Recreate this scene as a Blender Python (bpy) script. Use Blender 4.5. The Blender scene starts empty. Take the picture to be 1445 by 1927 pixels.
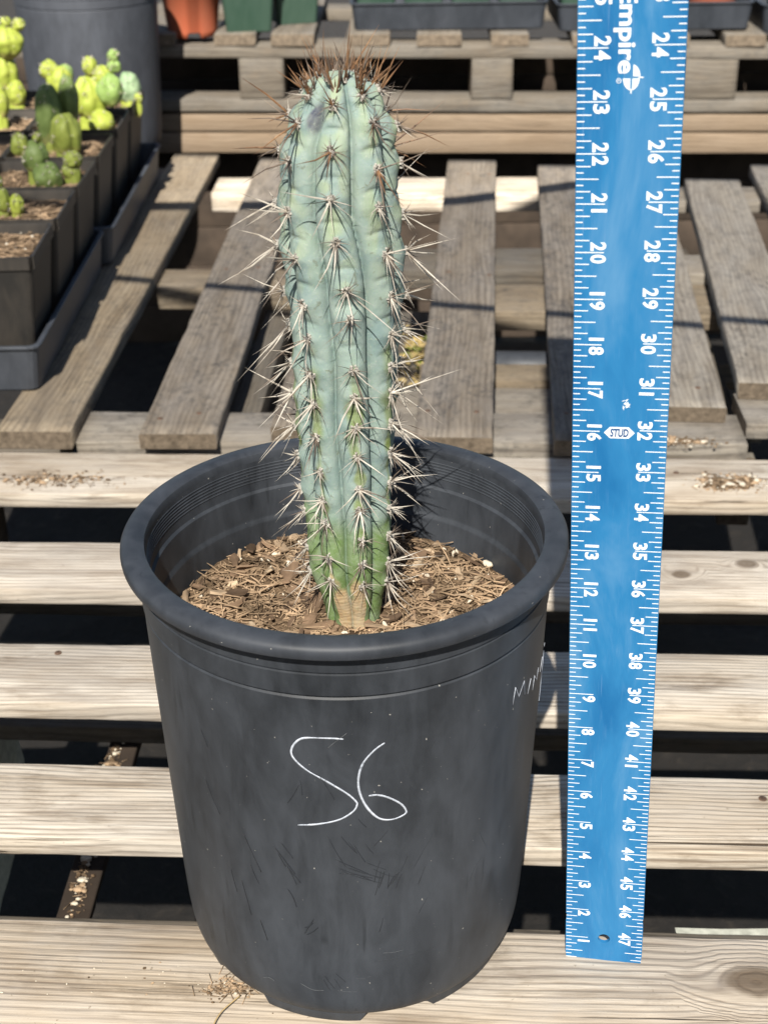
import bpy, bmesh, math, random
import numpy as np
from mathutils import Vector, Matrix, noise

# ------------------------------------------------------------------ set-up
S = 0.0254                     # everything below is laid out in inches; S turns it into metres
scene = bpy.context.scene
col = scene.collection
random.seed(7)
RNG = np.random.default_rng(11)

# camera -------------------------------------------------------------------
CAM_POS = (0.9496, -31.2631, 28.9904)
PITCH, ROLL, FPX = 0.486912, -0.014277, 2773.36
cam_data = bpy.data.cameras.new('camera')
cam = bpy.data.objects.new('camera', cam_data)
col.objects.link(cam)
_fw = Vector((0, math.cos(PITCH), -math.sin(PITCH)))
_rt = Vector((1, 0, 0))
_up = Vector((0, math.sin(PITCH), math.cos(PITCH)))
_c, _s = math.cos(ROLL), math.sin(ROLL)
_r2 = _rt * _c + _up * _s
_u2 = _up * _c - _rt * _s
_m = Matrix((_r2, _u2, -_fw)).transposed().to_4x4()
_m.translation = Vector(CAM_POS) * S
cam.matrix_world = _m
cam_data.sensor_fit = 'VERTICAL'
cam_data.sensor_height = 36.0
cam_data.sensor_width = 27.0
cam_data.lens = FPX / 1927 * 36.0
cam_data.clip_start = 0.01
cam_data.clip_end = 500
cam_data.dof.use_dof = True
cam_data.dof.focus_distance = 36.5 * S
cam_data.dof.aperture_fstop = 13.5
scene.camera = cam

# sky and sun ----------------------------------------------------------------
SUN_EL, SUN_AZ = math.radians(46.0), math.radians(7.2)     # azimuth: light travels this far to the right of +Y
world = bpy.data.worlds.new('World')
scene.world = world
world.use_nodes = True
wn = world.node_tree.nodes
wl = world.node_tree.links
wn.clear()
sky = wn.new('ShaderNodeTexSky')
sky.sky_type = 'NISHITA'
sky.sun_disc = False
sky.sun_elevation = SUN_EL
sky.sun_rotation = math.pi + SUN_AZ
bg = wn.new('ShaderNodeBackground')
bg.inputs['Strength'].default_value = 0.05
wo = wn.new('ShaderNodeOutputWorld')
wl.new(sky.outputs[0], bg.inputs['Color'])
wl.new(bg.outputs[0], wo.inputs['Surface'])

sun_data = bpy.data.lights.new('sun', 'SUN')
sun_data.energy = 5.0
sun_data.angle = math.radians(0.45)
sun_data.color = (1.0, 0.95, 0.86)
sun = bpy.data.objects.new('sun', sun_data)
col.objects.link(sun)
SUN_DIR = Vector((math.sin(SUN_AZ) * math.cos(SUN_EL), math.cos(SUN_AZ) * math.cos(SUN_EL), -math.sin(SUN_EL)))
sun.rotation_euler = SUN_DIR.to_track_quat('-Z', 'Y').to_euler()

# exposure --------------------------------------------------------------------
vs = scene.view_settings
vs.view_transform = 'Standard'
vs.look = 'None'
vs.exposure = 1.42
vs.gamma = 1.0
vs.use_curve_mapping = False

# ------------------------------------------------------------------ helpers
def make_mesh(name, verts, faces, mats, smooth=False, matidx=None, scale=True):
    me = bpy.data.meshes.new(name)
    v = np.asarray(verts, dtype=float)
    if scale:
        v = v * S
    me.from_pydata(v.tolist(), [], [list(map(int, f)) for f in faces])
    if not isinstance(mats, (list, tuple)):
        mats = [mats]
    for m in mats:
        me.materials.append(m)
    if smooth:
        me.polygons.foreach_set('use_smooth', [True] * len(me.polygons))
    if matidx is not None:
        me.polygons.foreach_set('material_index', [int(i) for i in matidx])
    me.update()
    return me

def link(name, me, parent=None, loc=(0, 0, 0), rot=(0, 0, 0), scl=None):
    o = bpy.data.objects.new(name, me)
    col.objects.link(o)
    o.location = Vector(loc) * S
    o.rotation_euler = rot
    if scl is not None:
        o.scale = scl if isinstance(scl, (tuple, list)) else (scl, scl, scl)
    if parent is not None:
        o.parent = parent
    return o

def add(name, verts, faces, mats, parent=None, loc=(0, 0, 0), rot=(0, 0, 0), smooth=False, matidx=None):
    return link(name, make_mesh(name, verts, faces, mats, smooth, matidx), parent, loc, rot)

def tag(o, label=None, cat=None, group=None, kind=None):
    if label: o['label'] = label
    if cat: o['category'] = cat
    if group: o['group'] = group
    if kind: o['kind'] = kind
    return o

def thing(name, label, cat, loc=(0, 0, 0), rot=(0, 0, 0), group=None):
    o = link(name, None, None, loc, rot)
    o.empty_display_size = 0.02
    return tag(o, label, cat, group)

class MB:
    """collects shapes into one mesh"""
    def __init__(self):
        self.v, self.f, self.m = [], [], []
    def add(self, verts, faces, mi=0):
        b = len(self.v)
        self.v += [tuple(map(float, p)) for p in verts]
        self.f += [tuple(i + b for i in f) for f in faces]
        self.m += [mi] * len(faces)
    def box(self, x0, x1, y0, y1, z0, z1, mi=0):
        self.add([(x0, y0, z0), (x1, y0, z0), (x1, y1, z0), (x0, y1, z0), (x0, y0, z1), (x1, y0, z1), (x1, y1, z1), (x0, y1, z1)],
                 [(0, 3, 2, 1), (4, 5, 6, 7), (0, 1, 5, 4), (1, 2, 6, 5), (2, 3, 7, 6), (3, 0, 4, 7)], mi)
    def cone(self, pts, radii, n=5, mi=0, tip=True):
        pts = [Vector(p) for p in pts]
        rings = []
        verts, faces = [], []
        for i, p in enumerate(pts):
            if i == 0: d = pts[1] - pts[0]
            elif i == len(pts) - 1: d = pts[-1] - pts[-2]
            else: d = pts[i + 1] - pts[i - 1]
            d.normalize()
            a = d.orthogonal().normalized() if i == 0 else (prev - d * prev.dot(d)).normalized()
            prev = a
            b = d.cross(a)
            if tip and i == len(pts) - 1:
                verts.append(p[:])
                k = len(verts) - 1
                base = rings[-1]
                for j in range(n):
                    faces.append((base[j], base[(j + 1) % n], k))
            else:
                ring = []
                for j in range(n):
                    t = 2 * math.pi * j / n
                    verts.append((p + (a * math.cos(t) + b * math.sin(t)) * radii[i])[:])
                    ring.append(len(verts) - 1)
                if rings:
                    q = rings[-1]
                    for j in range(n):
                        faces.append((q[j], q[(j + 1) % n], ring[(j + 1) % n], ring[j]))
                rings.append(ring)
        if not tip:
            faces.append(tuple(rings[-1]))
        faces.append(tuple(reversed(rings[0])))
        self.add(verts, faces, mi)
    def obj(self, name, mats, parent=None, loc=(0, 0, 0), rot=(0, 0, 0), smooth=False):
        return add(name, self.v, self.f, mats, parent, loc, rot, smooth, self.m if isinstance(mats, (list, tuple)) else None)

def lathe(profile, n=96, mod=None):
    """profile: list of (r,z); mod(r,z,theta)->(r,z)"""
    v, f = [], []
    for (r, z) in profile:
        for j in range(n):
            t = 2 * math.pi * j / n
            rr, zz = (r, z) if mod is None else mod(r, z, t)
            v.append((rr * math.sin(t), -rr * math.cos(t), zz))     # theta 0 faces the camera (-Y)
    for i in range(len(profile) - 1):
        for j in range(n):
            a, b = i * n + j, i * n + (j + 1) % n
            f.append((a, b, b + n, a + n))
    return v, f

# ------------------------------------------------------------------ materials
def new_mat(name):
    m = bpy.data.materials.new(name)
    m.use_nodes = True
    nt = m.node_tree
    b = nt.nodes['Principled BSDF']
    return m, nt, b

def N(nt, t, **kw):
    n = nt.nodes.new(t)
    for k, v in kw.items():
        setattr(n, k, v)
    return n

def setin(n, **kw):
    for k, v in kw.items():
        n.inputs[k.replace('_', ' ')].default_value = v

def mathn(nt, op, a, b=None, clamp=False):
    n = nt.nodes.new('ShaderNodeMath')
    n.operation = op
    n.use_clamp = clamp
    for i, x in enumerate((a, b)):
        if x is None: continue
        if isinstance(x, (int, float)): n.inputs[i].default_value = x
        else: nt.links.new(x, n.inputs[i])
    return n.outputs[0]

def mixc(nt, fac, a, b, blend='MIX'):
    n = nt.nodes.new('ShaderNodeMix')
    n.data_type = 'RGBA'
    n.blend_type = blend
    for sock, x in ((n.inputs['Factor'], fac), (n.inputs['A'], a), (n.inputs['B'], b)):
        if isinstance(x, (int, float)): sock.default_value = x
        elif isinstance(x, (tuple, list)): sock.default_value = (*x[:3], 1)
        else: nt.links.new(x, sock)
    return n.outputs['Result']

def ramp(nt, fac, stops):
    n = nt.nodes.new('ShaderNodeValToRGB')
    e = n.color_ramp.elements
    while len(e) < len(stops): e.new(0.5)
    for el, (p, c) in zip(e, stops):
        el.position = p
        el.color = (c, c, c, 1) if isinstance(c, (int, float)) else (*c[:3], 1)
    nt.links.new(fac, n.inputs[0])
    return n.outputs[0]

def noise_tex(nt, vec, scale, detail=4, rough=0.55, dist=0.0, w=None):
    n = nt.nodes.new('ShaderNodeTexNoise')
    n.inputs['Scale'].default_value = scale
    n.inputs['Detail'].default_value = detail
    n.inputs['Roughness'].default_value = rough
    n.inputs['Distortion'].default_value = dist
    if w is not None:
        n.noise_dimensions = '4D'
        nt.links.new(w, n.inputs['W'])
    if vec is not None: nt.links.new(vec, n.inputs['Vector'])
    return n.outputs['Fac']

def mapping(nt, vec, scale):
    n = nt.nodes.new('ShaderNodeMapping')
    n.inputs['Scale'].default_value = scale
    nt.links.new(vec, n.inputs['Vector'])
    return n.outputs[0]

def bump(nt, b, h, strength, dist):
    n = nt.nodes.new('ShaderNodeBump')
    n.inputs['Strength'].default_value = strength
    n.inputs['Distance'].default_value = dist
    nt.links.new(h, n.inputs['Height'])
    nt.links.new(n.outputs[0], b.inputs['Normal'])

def lerp3(a, b, t):
    return tuple(x + (y - x) * t for x, y in zip(a, b))

def wood(name, light, mid, dark, streak=0.5, mottle=0.0, grey=(0.2, 0.19, 0.18), grey_amt=0.3, ring=26.0, knots=(), stain=0.3, contrast=1.3):
    """weathered board; the grain runs along the board's own X axis"""
    m, nt, b = new_mat(name)
    L = nt.links
    tc = N(nt, 'ShaderNodeTexCoord')
    oi = N(nt, 'ShaderNodeObjectInfo')
    w = mathn(nt, 'MULTIPLY', oi.outputs['Random'], 57.0)
    vec = tc.outputs['Object']
    sep = N(nt, 'ShaderNodeSeparateXYZ')
    L.new(vec, sep.inputs[0])
    # growth rings: fine bands across the board, wandering along its length
    wob = mathn(nt, 'SUBTRACT', noise_tex(nt, mapping(nt, vec, (2.6, 9, 9)), 1.0, 2, 0.5, 0.3, w), 0.5)
    wob2 = mathn(nt, 'SUBTRACT', noise_tex(nt, mapping(nt, vec, (16, 60, 60)), 1.0, 3, 0.5, 0.3, w), 0.5)
    g = mathn(nt, 'ADD', mathn(nt, 'MULTIPLY', sep.outputs['Y'], ring * 48.0), mathn(nt, 'MULTIPLY', wob, 42.0))
    g = mathn(nt, 'ADD', g, mathn(nt, 'MULTIPLY', sep.outputs['Z'], ring * 34.0))
    g = mathn(nt, 'ADD', g, mathn(nt, 'MULTIPLY', wob2, 4.5))
    kmask = None
    for (kx, ky, kr, asp) in knots:
        cb = N(nt, 'ShaderNodeCombineXYZ')
        L.new(mathn(nt, 'MULTIPLY', mathn(nt, 'SUBTRACT', sep.outputs['X'], kx * S), 1.0 / asp), cb.inputs[0])
        L.new(mathn(nt, 'SUBTRACT', sep.outputs['Y'], ky * S), cb.inputs[1])
        ln = N(nt, 'ShaderNodeVectorMath', operation='LENGTH')
        L.new(cb.outputs[0], ln.inputs[0])
        d = mathn(nt, 'MULTIPLY', ln.outputs['Value'], 1.0 / (kr * S))           # 1 at the knot's edge
        d = mathn(nt, 'ADD', d, mathn(nt, 'MULTIPLY', mathn(nt, 'SUBTRACT', noise_tex(nt, vec, 60, 2), 0.5), 0.5))
        near = ramp(nt, mathn(nt, 'MULTIPLY', d, 0.25), [(0.22, 1.0), (0.7, 0.0)])
        gk = mathn(nt, 'MULTIPLY', d, 13.0)
        g = mathn(nt, 'ADD', mathn(nt, 'MULTIPLY', g, mathn(nt, 'SUBTRACT', 1.0, near)), mathn(nt, 'MULTIPLY', gk, near))
        core = ramp(nt, mathn(nt, 'MULTIPLY', d, 0.5), [(0.40, 1.0), (0.58, 0.0)])
        kmask = core if kmask is None else mathn(nt, 'MAXIMUM', kmask, core)
    rings = mathn(nt, 'POWER', mathn(nt, 'ADD', mathn(nt, 'MULTIPLY', mathn(nt, 'SINE', g), 0.5), 0.5), 2.6)
    fine = noise_tex(nt, mapping(nt, vec, (16, 850, 850)), 1.0, 4, 0.7, 0.2, w)
    fib = noise_tex(nt, mapping(nt, vec, (7, 230, 230)), 1.0, 4, 0.65, 0.3, w)
    big = noise_tex(nt, mapping(nt, vec, (3.5, 26, 26)), 1.0, 4, 0.6, 0.4, w)
    lp_ = ramp(nt, noise_tex(nt, mapping(nt, vec, (7, 30, 30)), 1.0, 4, 0.6, 0.2, w), [(0.36, 0.12), (0.62, 1.0)])
    c = mixc(nt, ramp(nt, big, [(0.36, 0.0), (0.64, 1.0)]), mid, light)
    brn = noise_tex(nt, mapping(nt, vec, (5, 46, 46)), 1.0, 5, 0.62, 0.6, w)
    c = mixc(nt, mathn(nt, 'MULTIPLY', ramp(nt, brn, [(0.50, 0.0), (0.64, 1.0)]), 0.6 * contrast), c, lerp3(mid, dark, 0.65))
    c = mixc(nt, mathn(nt, 'MULTIPLY', mathn(nt, 'MULTIPLY', rings, lp_), 0.6 * contrast), c, dark)
    c = mixc(nt, mathn(nt, 'MULTIPLY', ramp(nt, fine, [(0.33, 1.0), (0.52, 0.0)]), 0.36 * contrast), c, dark)
    c = mixc(nt, mathn(nt, 'MULTIPLY', ramp(nt, fib, [(0.55, 0.0), (0.75, 1.0)]), 0.35), c, (min(light[0] * 1.15, 0.7), min(light[1] * 1.15, 0.7), min(light[2] * 1.15, 0.7)))
    # silvery weathering in long patches
    gp = noise_tex(nt, mapping(nt, vec, (6, 18, 18)), 1.0, 5, 0.65, 0.4, w)
    gf = ramp(nt, gp, [(0.42, 0.0), (0.62, 1.0)])
    c = mixc(nt, mathn(nt, 'MULTIPLY', gf, grey_amt), c, mixc(nt, 0.55, c, grey))
    # dark checks along the grain
    ck = noise_tex(nt, mapping(nt, vec, (5.5, 330, 330)), 1.0, 3, 0.5, 0.5, w)
    ckf = ramp(nt, ck, [(0.29, 1.0), (0.35, 0.0)])
    c = mixc(nt, mathn(nt, 'MULTIPLY', ckf, streak), c, (dark[0] * 0.35, dark[1] * 0.33, dark[2] * 0.3))
    # dirt
    st = noise_tex(nt, mapping(nt, vec, (15, 32, 32)), 1.0, 7, 0.7, 0.3, w)
    sf = ramp(nt, st, [(0.53, 0.0), (0.68, 1.0)])
    c = mixc(nt, mathn(nt, 'MULTIPLY', sf, stain), c, (0.14, 0.10, 0.062))
    spk = ramp(nt, noise_tex(nt, vec, 260, 2, 0.5, 0, w), [(0.70, 0.0), (0.75, 1.0)])
    c = mixc(nt, mathn(nt, 'MULTIPLY', spk, 0.5), c, (0.10, 0.075, 0.05))
    if mottle > 0:
        mo = noise_tex(nt, mapping(nt, vec, (60, 95, 95)), 1.0, 6, 0.7, 0.5, w)
        mf = ramp(nt, mo, [(0.46, 0.0), (0.63, 1.0)])
        mo2 = ramp(nt, noise_tex(nt, mapping(nt, vec, (11, 17, 17)), 1.0, 4, 0.6, 0.3, w), [(0.38, 0.15), (0.62, 1.0)])
        c = mixc(nt, mathn(nt, 'MULTIPLY', mathn(nt, 'MULTIPLY', mf, mo2), mottle), c, (0.045, 0.043, 0.042))
    if kmask is not None:
        c = mixc(nt, mathn(nt, 'MULTIPLY', kmask, 0.75), c, (0.10, 0.07, 0.045))
    L.new(c, b.inputs['Base Color'])
    b.inputs['Roughness'].default_value = 0.85
    b.inputs['Specular IOR Level'].default_value = 0.15
    h = mathn(nt, 'ADD', mathn(nt, 'MULTIPLY', fib, 0.5), mathn(nt, 'MULTIPLY', fine, 0.5))
    h = mathn(nt, 'SUBTRACT', h, mathn(nt, 'MULTIPLY', ckf, 0.9))
    h = mathn(nt, 'SUBTRACT', h, mathn(nt, 'MULTIPLY', rings, 0.35))
    bump(nt, b, h, 0.8, 0.0011)
    return m

def plastic(name, base, dusty, rough=0.5, dust=0.5, scratch=0.0, spec=0.4, sc=1.0):
    m, nt, b = new_mat(name)
    L = nt.links
    tc = N(nt, 'ShaderNodeTexCoord')
    oi = N(nt, 'ShaderNodeObjectInfo')
    w = mathn(nt, 'MULTIPLY', oi.outputs['Random'], 31.0)
    vec = tc.outputs['Object']
    n1 = noise_tex(nt, mapping(nt, vec, (9 * sc, 9 * sc, 5 * sc)), 1.0, 6, 0.62, 0.6, w)
    n2 = noise_tex(nt, mapping(nt, vec, (55 * sc, 55 * sc, 16 * sc)), 1.0, 5, 0.6, 0.8, w)
    n3 = noise_tex(nt, vec, 900, 2, 0.5)
    f = mathn(nt, 'ADD', mathn(nt, 'MULTIPLY', n1, 0.65), mathn(nt, 'MULTIPLY', n2, 0.35))
    c = mixc(nt, mathn(nt, 'MULTIPLY', ramp(nt, f, [(0.38, 0.0), (0.60, 1.0)]), dust), base, dusty)
    if scratch > 0:
        # rubbed-off dust: dark slanted strokes gathered in patches, and drips
        mp = N(nt, 'ShaderNodeMapping')
        mp.inputs['Rotation'].default_value = (0, 0.6, 0)
        mp.inputs['Scale'].default_value = (190, 190, 14)
        L.new(vec, mp.inputs['Vector'])
        s1 = ramp(nt, noise_tex(nt, mp.outputs[0], 1.0, 2, 0.5, 0.3), [(0.60, 0.0), (0.68, 1.0)])
        patch = ramp(nt, noise_tex(nt, vec, 17, 3, 0.5, 0.5), [(0.52, 0.0), (0.64, 1.0)])
        mp2 = N(nt, 'ShaderNodeMapping')
        mp2.inputs['Scale'].default_value = (120, 120, 5)
        L.new(vec, mp2.inputs['Vector'])
        s2 = ramp(nt, noise_tex(nt, mp2.outputs[0], 1.0, 3, 0.55, 0.5), [(0.58, 0.0), (0.74, 1.0)])
        sm = mathn(nt, 'MAXIMUM', mathn(nt, 'MULTIPLY', s1, patch), mathn(nt, 'MULTIPLY', s2, 0.10))
        c = mixc(nt, mathn(nt, 'MULTIPLY', sm, scratch), c, (base[0] * 0.45, base[1] * 0.45, base[2] * 0.45))
        # fine pale specks of dirt
        sp = ramp(nt, noise_tex(nt, vec, 420, 1, 0.4), [(0.80, 0.0), (0.82, 1.0)])
        c = mixc(nt, mathn(nt, 'MULTIPLY', sp, 0.7), c, (0.42, 0.40, 0.36))
    L.new(c, b.inputs['Base Color'])
    b.inputs['Specular IOR Level'].default_value = spec
    r = mathn(nt, 'ADD', mathn(nt, 'MULTIPLY', f, 0.35), rough - 0.15)
    L.new(r, b.inputs['Roughness'])
    h = mathn(nt, 'ADD', mathn(nt, 'MULTIPLY', n3, 0.15), mathn(nt, 'MULTIPLY', n2, 0.4))
    bump(nt, b, h, 0.25, 0.0008)
    return m

def flat(name, color, rough=0.7, var=0.0, sc=80, spec=0.3, bumpd=0.0):
    m, nt, b = new_mat(name)
    tc = N(nt, 'ShaderNodeTexCoord')
    oi = N(nt, 'ShaderNodeObjectInfo')
    w = mathn(nt, 'MULTIPLY', oi.outputs['Random'], 31.0)
    n = noise_tex(nt, tc.outputs['Object'], sc, 5, 0.6, 0.2, w)
    lo = tuple(x * (1 - var) for x in color)
    hi = tuple(min(1, x * (1 + var)) for x in color)
    nt.links.new(ramp(nt, n, [(0.3, lo), (0.7, hi)]), b.inputs['Base Color'])
    b.inputs['Roughness'].default_value = rough
    b.inputs['Specular IOR Level'].default_value = spec
    if bumpd > 0: bump(nt, b, n, 0.6, bumpd)
    return m

def chipmat(name, c1, c2, c3, sc=70):
    """per-piece colour from the object's random number"""
    m, nt, b = new_mat(name)
    tc = N(nt, 'ShaderNodeTexCoord')
    oi = N(nt, 'ShaderNodeObjectInfo')
    n = noise_tex(nt, mapping(nt, tc.outputs['Object'], (60, 240, 240)), 1.0, 4, 0.6, 0.3)
    c = ramp(nt, oi.outputs['Random'], [(0.0, c1), (0.55, c2), (1.0, c3)])
    c = mixc(nt, ramp(nt, n, [(0.35, 0.0), (0.7, 0.55)]), c, tuple(x * 0.35 for x in c1))
    nt.links.new(c, b.inputs['Base Color'])
    b.inputs['Roughness'].default_value = 0.9
    b.inputs['Specular IOR Level'].default_value = 0.15
    bump(nt, b, n, 0.6, 0.0008)
    return m

M = {}
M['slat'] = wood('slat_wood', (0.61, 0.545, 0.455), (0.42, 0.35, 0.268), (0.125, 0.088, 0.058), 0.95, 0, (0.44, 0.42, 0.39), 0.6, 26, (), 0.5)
M['slat_a'] = wood('slat_wood_big_knot', (0.56, 0.485, 0.39), (0.38, 0.31, 0.23), (0.12, 0.083, 0.054), 0.95, 0, (0.42, 0.395, 0.365), 0.6, 22, ((11.0, 0.25, 0.55, 1.5),), 0.45)
M['slat_d'] = wood('slat_wood_small_knots', (0.60, 0.535, 0.45), (0.44, 0.375, 0.30), (0.15, 0.11, 0.075), 0.5, 0, (0.44, 0.42, 0.39), 0.55, 24, ((12.95, -0.05, 0.30, 1.25), (15.6, 0.85, 0.32, 1.4)), 0.25)
M['plank'] = wood('plank_wood', (0.235, 0.20, 0.16), (0.175, 0.145, 0.112), (0.08, 0.064, 0.05), 0.5, 0.8, (0.19, 0.18, 0.172), 0.6, 18, (), 0.25)
M['plank_brown'] = wood('plank_wood_brown', (0.27, 0.22, 0.155), (0.205, 0.16, 0.11), (0.10, 0.075, 0.05), 0.45, 0.55, (0.20, 0.185, 0.165), 0.4, 18, (), 0.3)
M['plank_pale'] = wood('plank_wood_pale', (0.29, 0.26, 0.215), (0.23, 0.20, 0.162), (0.12, 0.10, 0.08), 0.4, 0.6, (0.25, 0.24, 0.228), 0.6, 18, (), 0.2)
M['tan'] = wood('tan_wood', (0.185, 0.14, 0.098), (0.16, 0.118, 0.08), (0.11, 0.08, 0.054), 0.15, 0, (0.3, 0.25, 0.2), 0.2, 20, (), 0.1)
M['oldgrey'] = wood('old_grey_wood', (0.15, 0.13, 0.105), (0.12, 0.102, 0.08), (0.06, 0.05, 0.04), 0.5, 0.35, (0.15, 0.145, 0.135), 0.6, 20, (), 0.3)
M['pot'] = plastic('black_pot_plastic', (0.017, 0.0195, 0.0235), (0.058, 0.065, 0.077), 0.52, 0.85, 0.4, 0.35)
M['potrim'] = plastic('black_pot_rim_plastic', (0.017, 0.0195, 0.024), (0.054, 0.060, 0.072), 0.5, 0.8, 0.4, 0.35)
M['bigpot'] = plastic('dusty_pot_plastic', (0.030, 0.033, 0.040), (0.060, 0.066, 0.080), 0.6, 0.7, 0.0, 0.35)
M['tray'] = plastic('tray_plastic', (0.030, 0.034, 0.042), (0.065, 0.072, 0.086), 0.5, 0.7, 0.0, 0.4)
M['tray_dark'] = plastic('dark_tray_plastic', (0.014, 0.017, 0.022), (0.035, 0.04, 0.05), 0.5, 0.7, 0.0, 0.4)
M['sqpot'] = plastic('square_pot_plastic', (0.018, 0.017, 0.016), (0.060, 0.050, 0.040), 0.55, 0.7, 0.0, 0.35)
M['red'] = plastic('terracotta_plastic', (0.30, 0.075, 0.036), (0.26, 0.09, 0.05), 0.55, 0.6, 0.0, 0.3)
M['green'] = plastic('green_plastic', (0.018, 0.042, 0.028), (0.04, 0.068, 0.05), 0.5, 0.6, 0.0, 0.35)
def ink_mat():
    m, nt, b = new_mat('paint_marker')
    tc = N(nt, 'ShaderNodeTexCoord')
    n = noise_tex(nt, tc.outputs['Object'], 420, 4, 0.7, 0.4)
    n2 = noise_tex(nt, tc.outputs['Object'], 60, 3, 0.6, 0.2)
    f = mathn(nt, 'ADD', mathn(nt, 'MULTIPLY', n, 0.6), mathn(nt, 'MULTIPLY', n2, 0.4))
    nt.links.new(ramp(nt, f, [(0.33, (0.10, 0.11, 0.13)), (0.44, (0.40, 0.43, 0.49)), (0.60, (0.58, 0.61, 0.68))]), b.inputs['Base Color'])
    b.inputs['Roughness'].default_value = 0.7
    return m
M['ink'] = ink_mat()
M['soil'] = flat('dark_soil', (0.115, 0.078, 0.048), 0.95, 0.7, 260, 0.1, 0.004)
M['chip'] = chipmat('bark_chips', (0.055, 0.037, 0.025), (0.25, 0.165, 0.105), (0.56, 0.43, 0.29))
M['fibre'] = flat('mulch_fibre', (0.30, 0.212, 0.135), 0.9, 0.95, 55, 0.1)
M['perlite'] = flat('perlite', (0.56, 0.50, 0.40), 0.9, 0.35, 300, 0.1, 0.001)
M['ground'] = None
M['shade_board'] = flat('shade_dark_board', (0.035, 0.025, 0.018), 0.9, 0.4, 20)  # near-black board colour stands in for shade in the gaps
M['leaf'] = flat('dry_leaf', (0.42, 0.32, 0.14), 0.8, 0.5, 40)
M['end_grain'] = flat('end_grain', (0.12, 0.095, 0.07), 0.95, 0.45, 140, 0.1, 0.001)
M['straw'] = flat('straw', (0.50, 0.36, 0.17), 0.7, 0.3, 60)
M['concrete'] = flat('concrete', (0.40, 0.41, 0.36), 0.95, 0.25, 120, 0.1, 0.002)

def ground_mat():
    m, nt, b = new_mat('mulch_ground')
    tc = N(nt, 'ShaderNodeTexCoord')
    n = noise_tex(nt, tc.outputs['Object'], 34, 8, 0.7, 0.5)
    n2 = noise_tex(nt, tc.outputs['Object'], 3, 4, 0.6, 0.3)
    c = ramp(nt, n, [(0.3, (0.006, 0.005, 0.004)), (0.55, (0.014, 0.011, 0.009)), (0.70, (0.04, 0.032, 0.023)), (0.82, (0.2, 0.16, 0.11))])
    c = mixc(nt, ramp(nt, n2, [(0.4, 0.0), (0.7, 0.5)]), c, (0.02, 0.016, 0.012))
    nt.links.new(c, b.inputs['Base Color'])
    b.inputs['Roughness'].default_value = 0.95
    bump(nt, b, n, 1.0, 0.02)
    return m
M['ground'] = ground_mat()

# ------------------------------------------------------------------ boards
def board_mesh(name, length, width, thick, mat, seed=0, bev=0.07, jit=0.055, n=40, bow=0.0):
    """rounded board centred on x and y, its top at z = 0; the grain along x"""
    rng = np.random.default_rng(seed)
    w, t = width / 2, thick
    cs = []
    for (cy, cz, a0) in ((w - bev, -bev, 0), (-w + bev, -bev, 90), (-w + bev, -t + bev, 180), (w - bev, -t + bev, 270)):
        for a in (0, 45, 90):
            an = math.radians(a0 + a)
            cs.append((cy + bev * math.cos(an), cz + bev * math.sin(an)))
    k = len(cs)
    v, f = [], []
    ph = rng.uniform(0, 100)
    for i in range(n + 1):
        x = (i / n - 0.5) * length
        e = 1.0
        xx = x
        for j, (y, z) in enumerate(cs):
            q = j // 3
            dy = noise.noise(Vector((x * 0.16 + ph, q * 7.3, 0.0))) * jit + noise.noise(Vector((x * 0.9 + ph, q * 3.1, 5))) * jit * 0.6 + max(0, noise.noise(Vector((x * 1.9 + ph, q * 9.1, 15))) - 0.35) * jit * (-4 if q in (0, 3) else 4)
            dz = noise.noise(Vector((x * 0.13 + ph, q * 5.7, 9.0))) * jit * 0.7
            ex = 0.0
            if i in (0, n):
                ex = noise.noise(Vector((y * 1.3 + ph, z * 2, i))) * 0.05
            v.append((xx + ex, y + dy, z + dz + bow * (2 * x / length) ** 2))
    for i in range(n):
        for j in range(k):
            a, b = i * k + j, i * k + (j + 1) % k
            f.append((a, a + k, b + k, b))
    f.append(tuple(range(k)))
    f.append(tuple(n * k + j for j in reversed(range(k))))
    me = make_mesh(name, v, f, [mat, M['end_grain']], smooth=True, matidx=[0] * (len(f) - 2) + [1, 1])
    # keep the ends and edges crisp enough
    for p in me.polygons[-2:]:
        p.use_smooth = False
    return me

_bseed = [100]
def board(parent, p0, p1, width, thick, ztop, mat, name='slat', z2=None, **kw):
    """a board whose centre line runs from p0 to p1 (inches, in the parent's space)"""
    _bseed[0] += 1
    a, b = Vector((p0[0], p0[1], ztop)), Vector((p1[0], p1[1], ztop if z2 is None else z2))
    d = b - a
    me = board_mesh(name, d.length, width, thick, mat, _bseed[0], **kw)
    o = link(name, me, parent, (a + b) / 2)
    o.rotation_euler = (0, -math.asin(d.z / d.length), math.atan2(d.y, d.x))
    return o

# ------------------------------------------------------------------ setting: ground
GZ = -20.0
gv, gf = [], []
GN = 90
ex = [-60, -8, -3] + list(np.linspace(-1.6, 1.6, GN)) + [3, 8, 60]
ey = [-60, -8, -3] + list(np.linspace(-1.0, 5.2, GN + 40)) + [9, 20, 120]
for y in ey:
    for x in ex:
        h = 0.0
        if abs(x) < 3 and -3 < y < 9:
            h = noise.noise(Vector((x * 4, y * 4, 0))) * 0.018 + noise.noise(Vector((x * 14, y * 14, 3))) * 0.008
        gv.append((x / S, y / S, h / S))
W_ = len(ex)
for j in range(len(ey) - 1):
    for i in range(W_ - 1):
        a = j * W_ + i
        gf.append((a, a + 1, a + 1 + W_, a + W_))
ground = add('ground', gv, gf, M['ground'], None, (0, 0, GZ), smooth=True)
tag(ground, 'brown mulch ground under the pallets', None, kind='structure')

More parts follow.
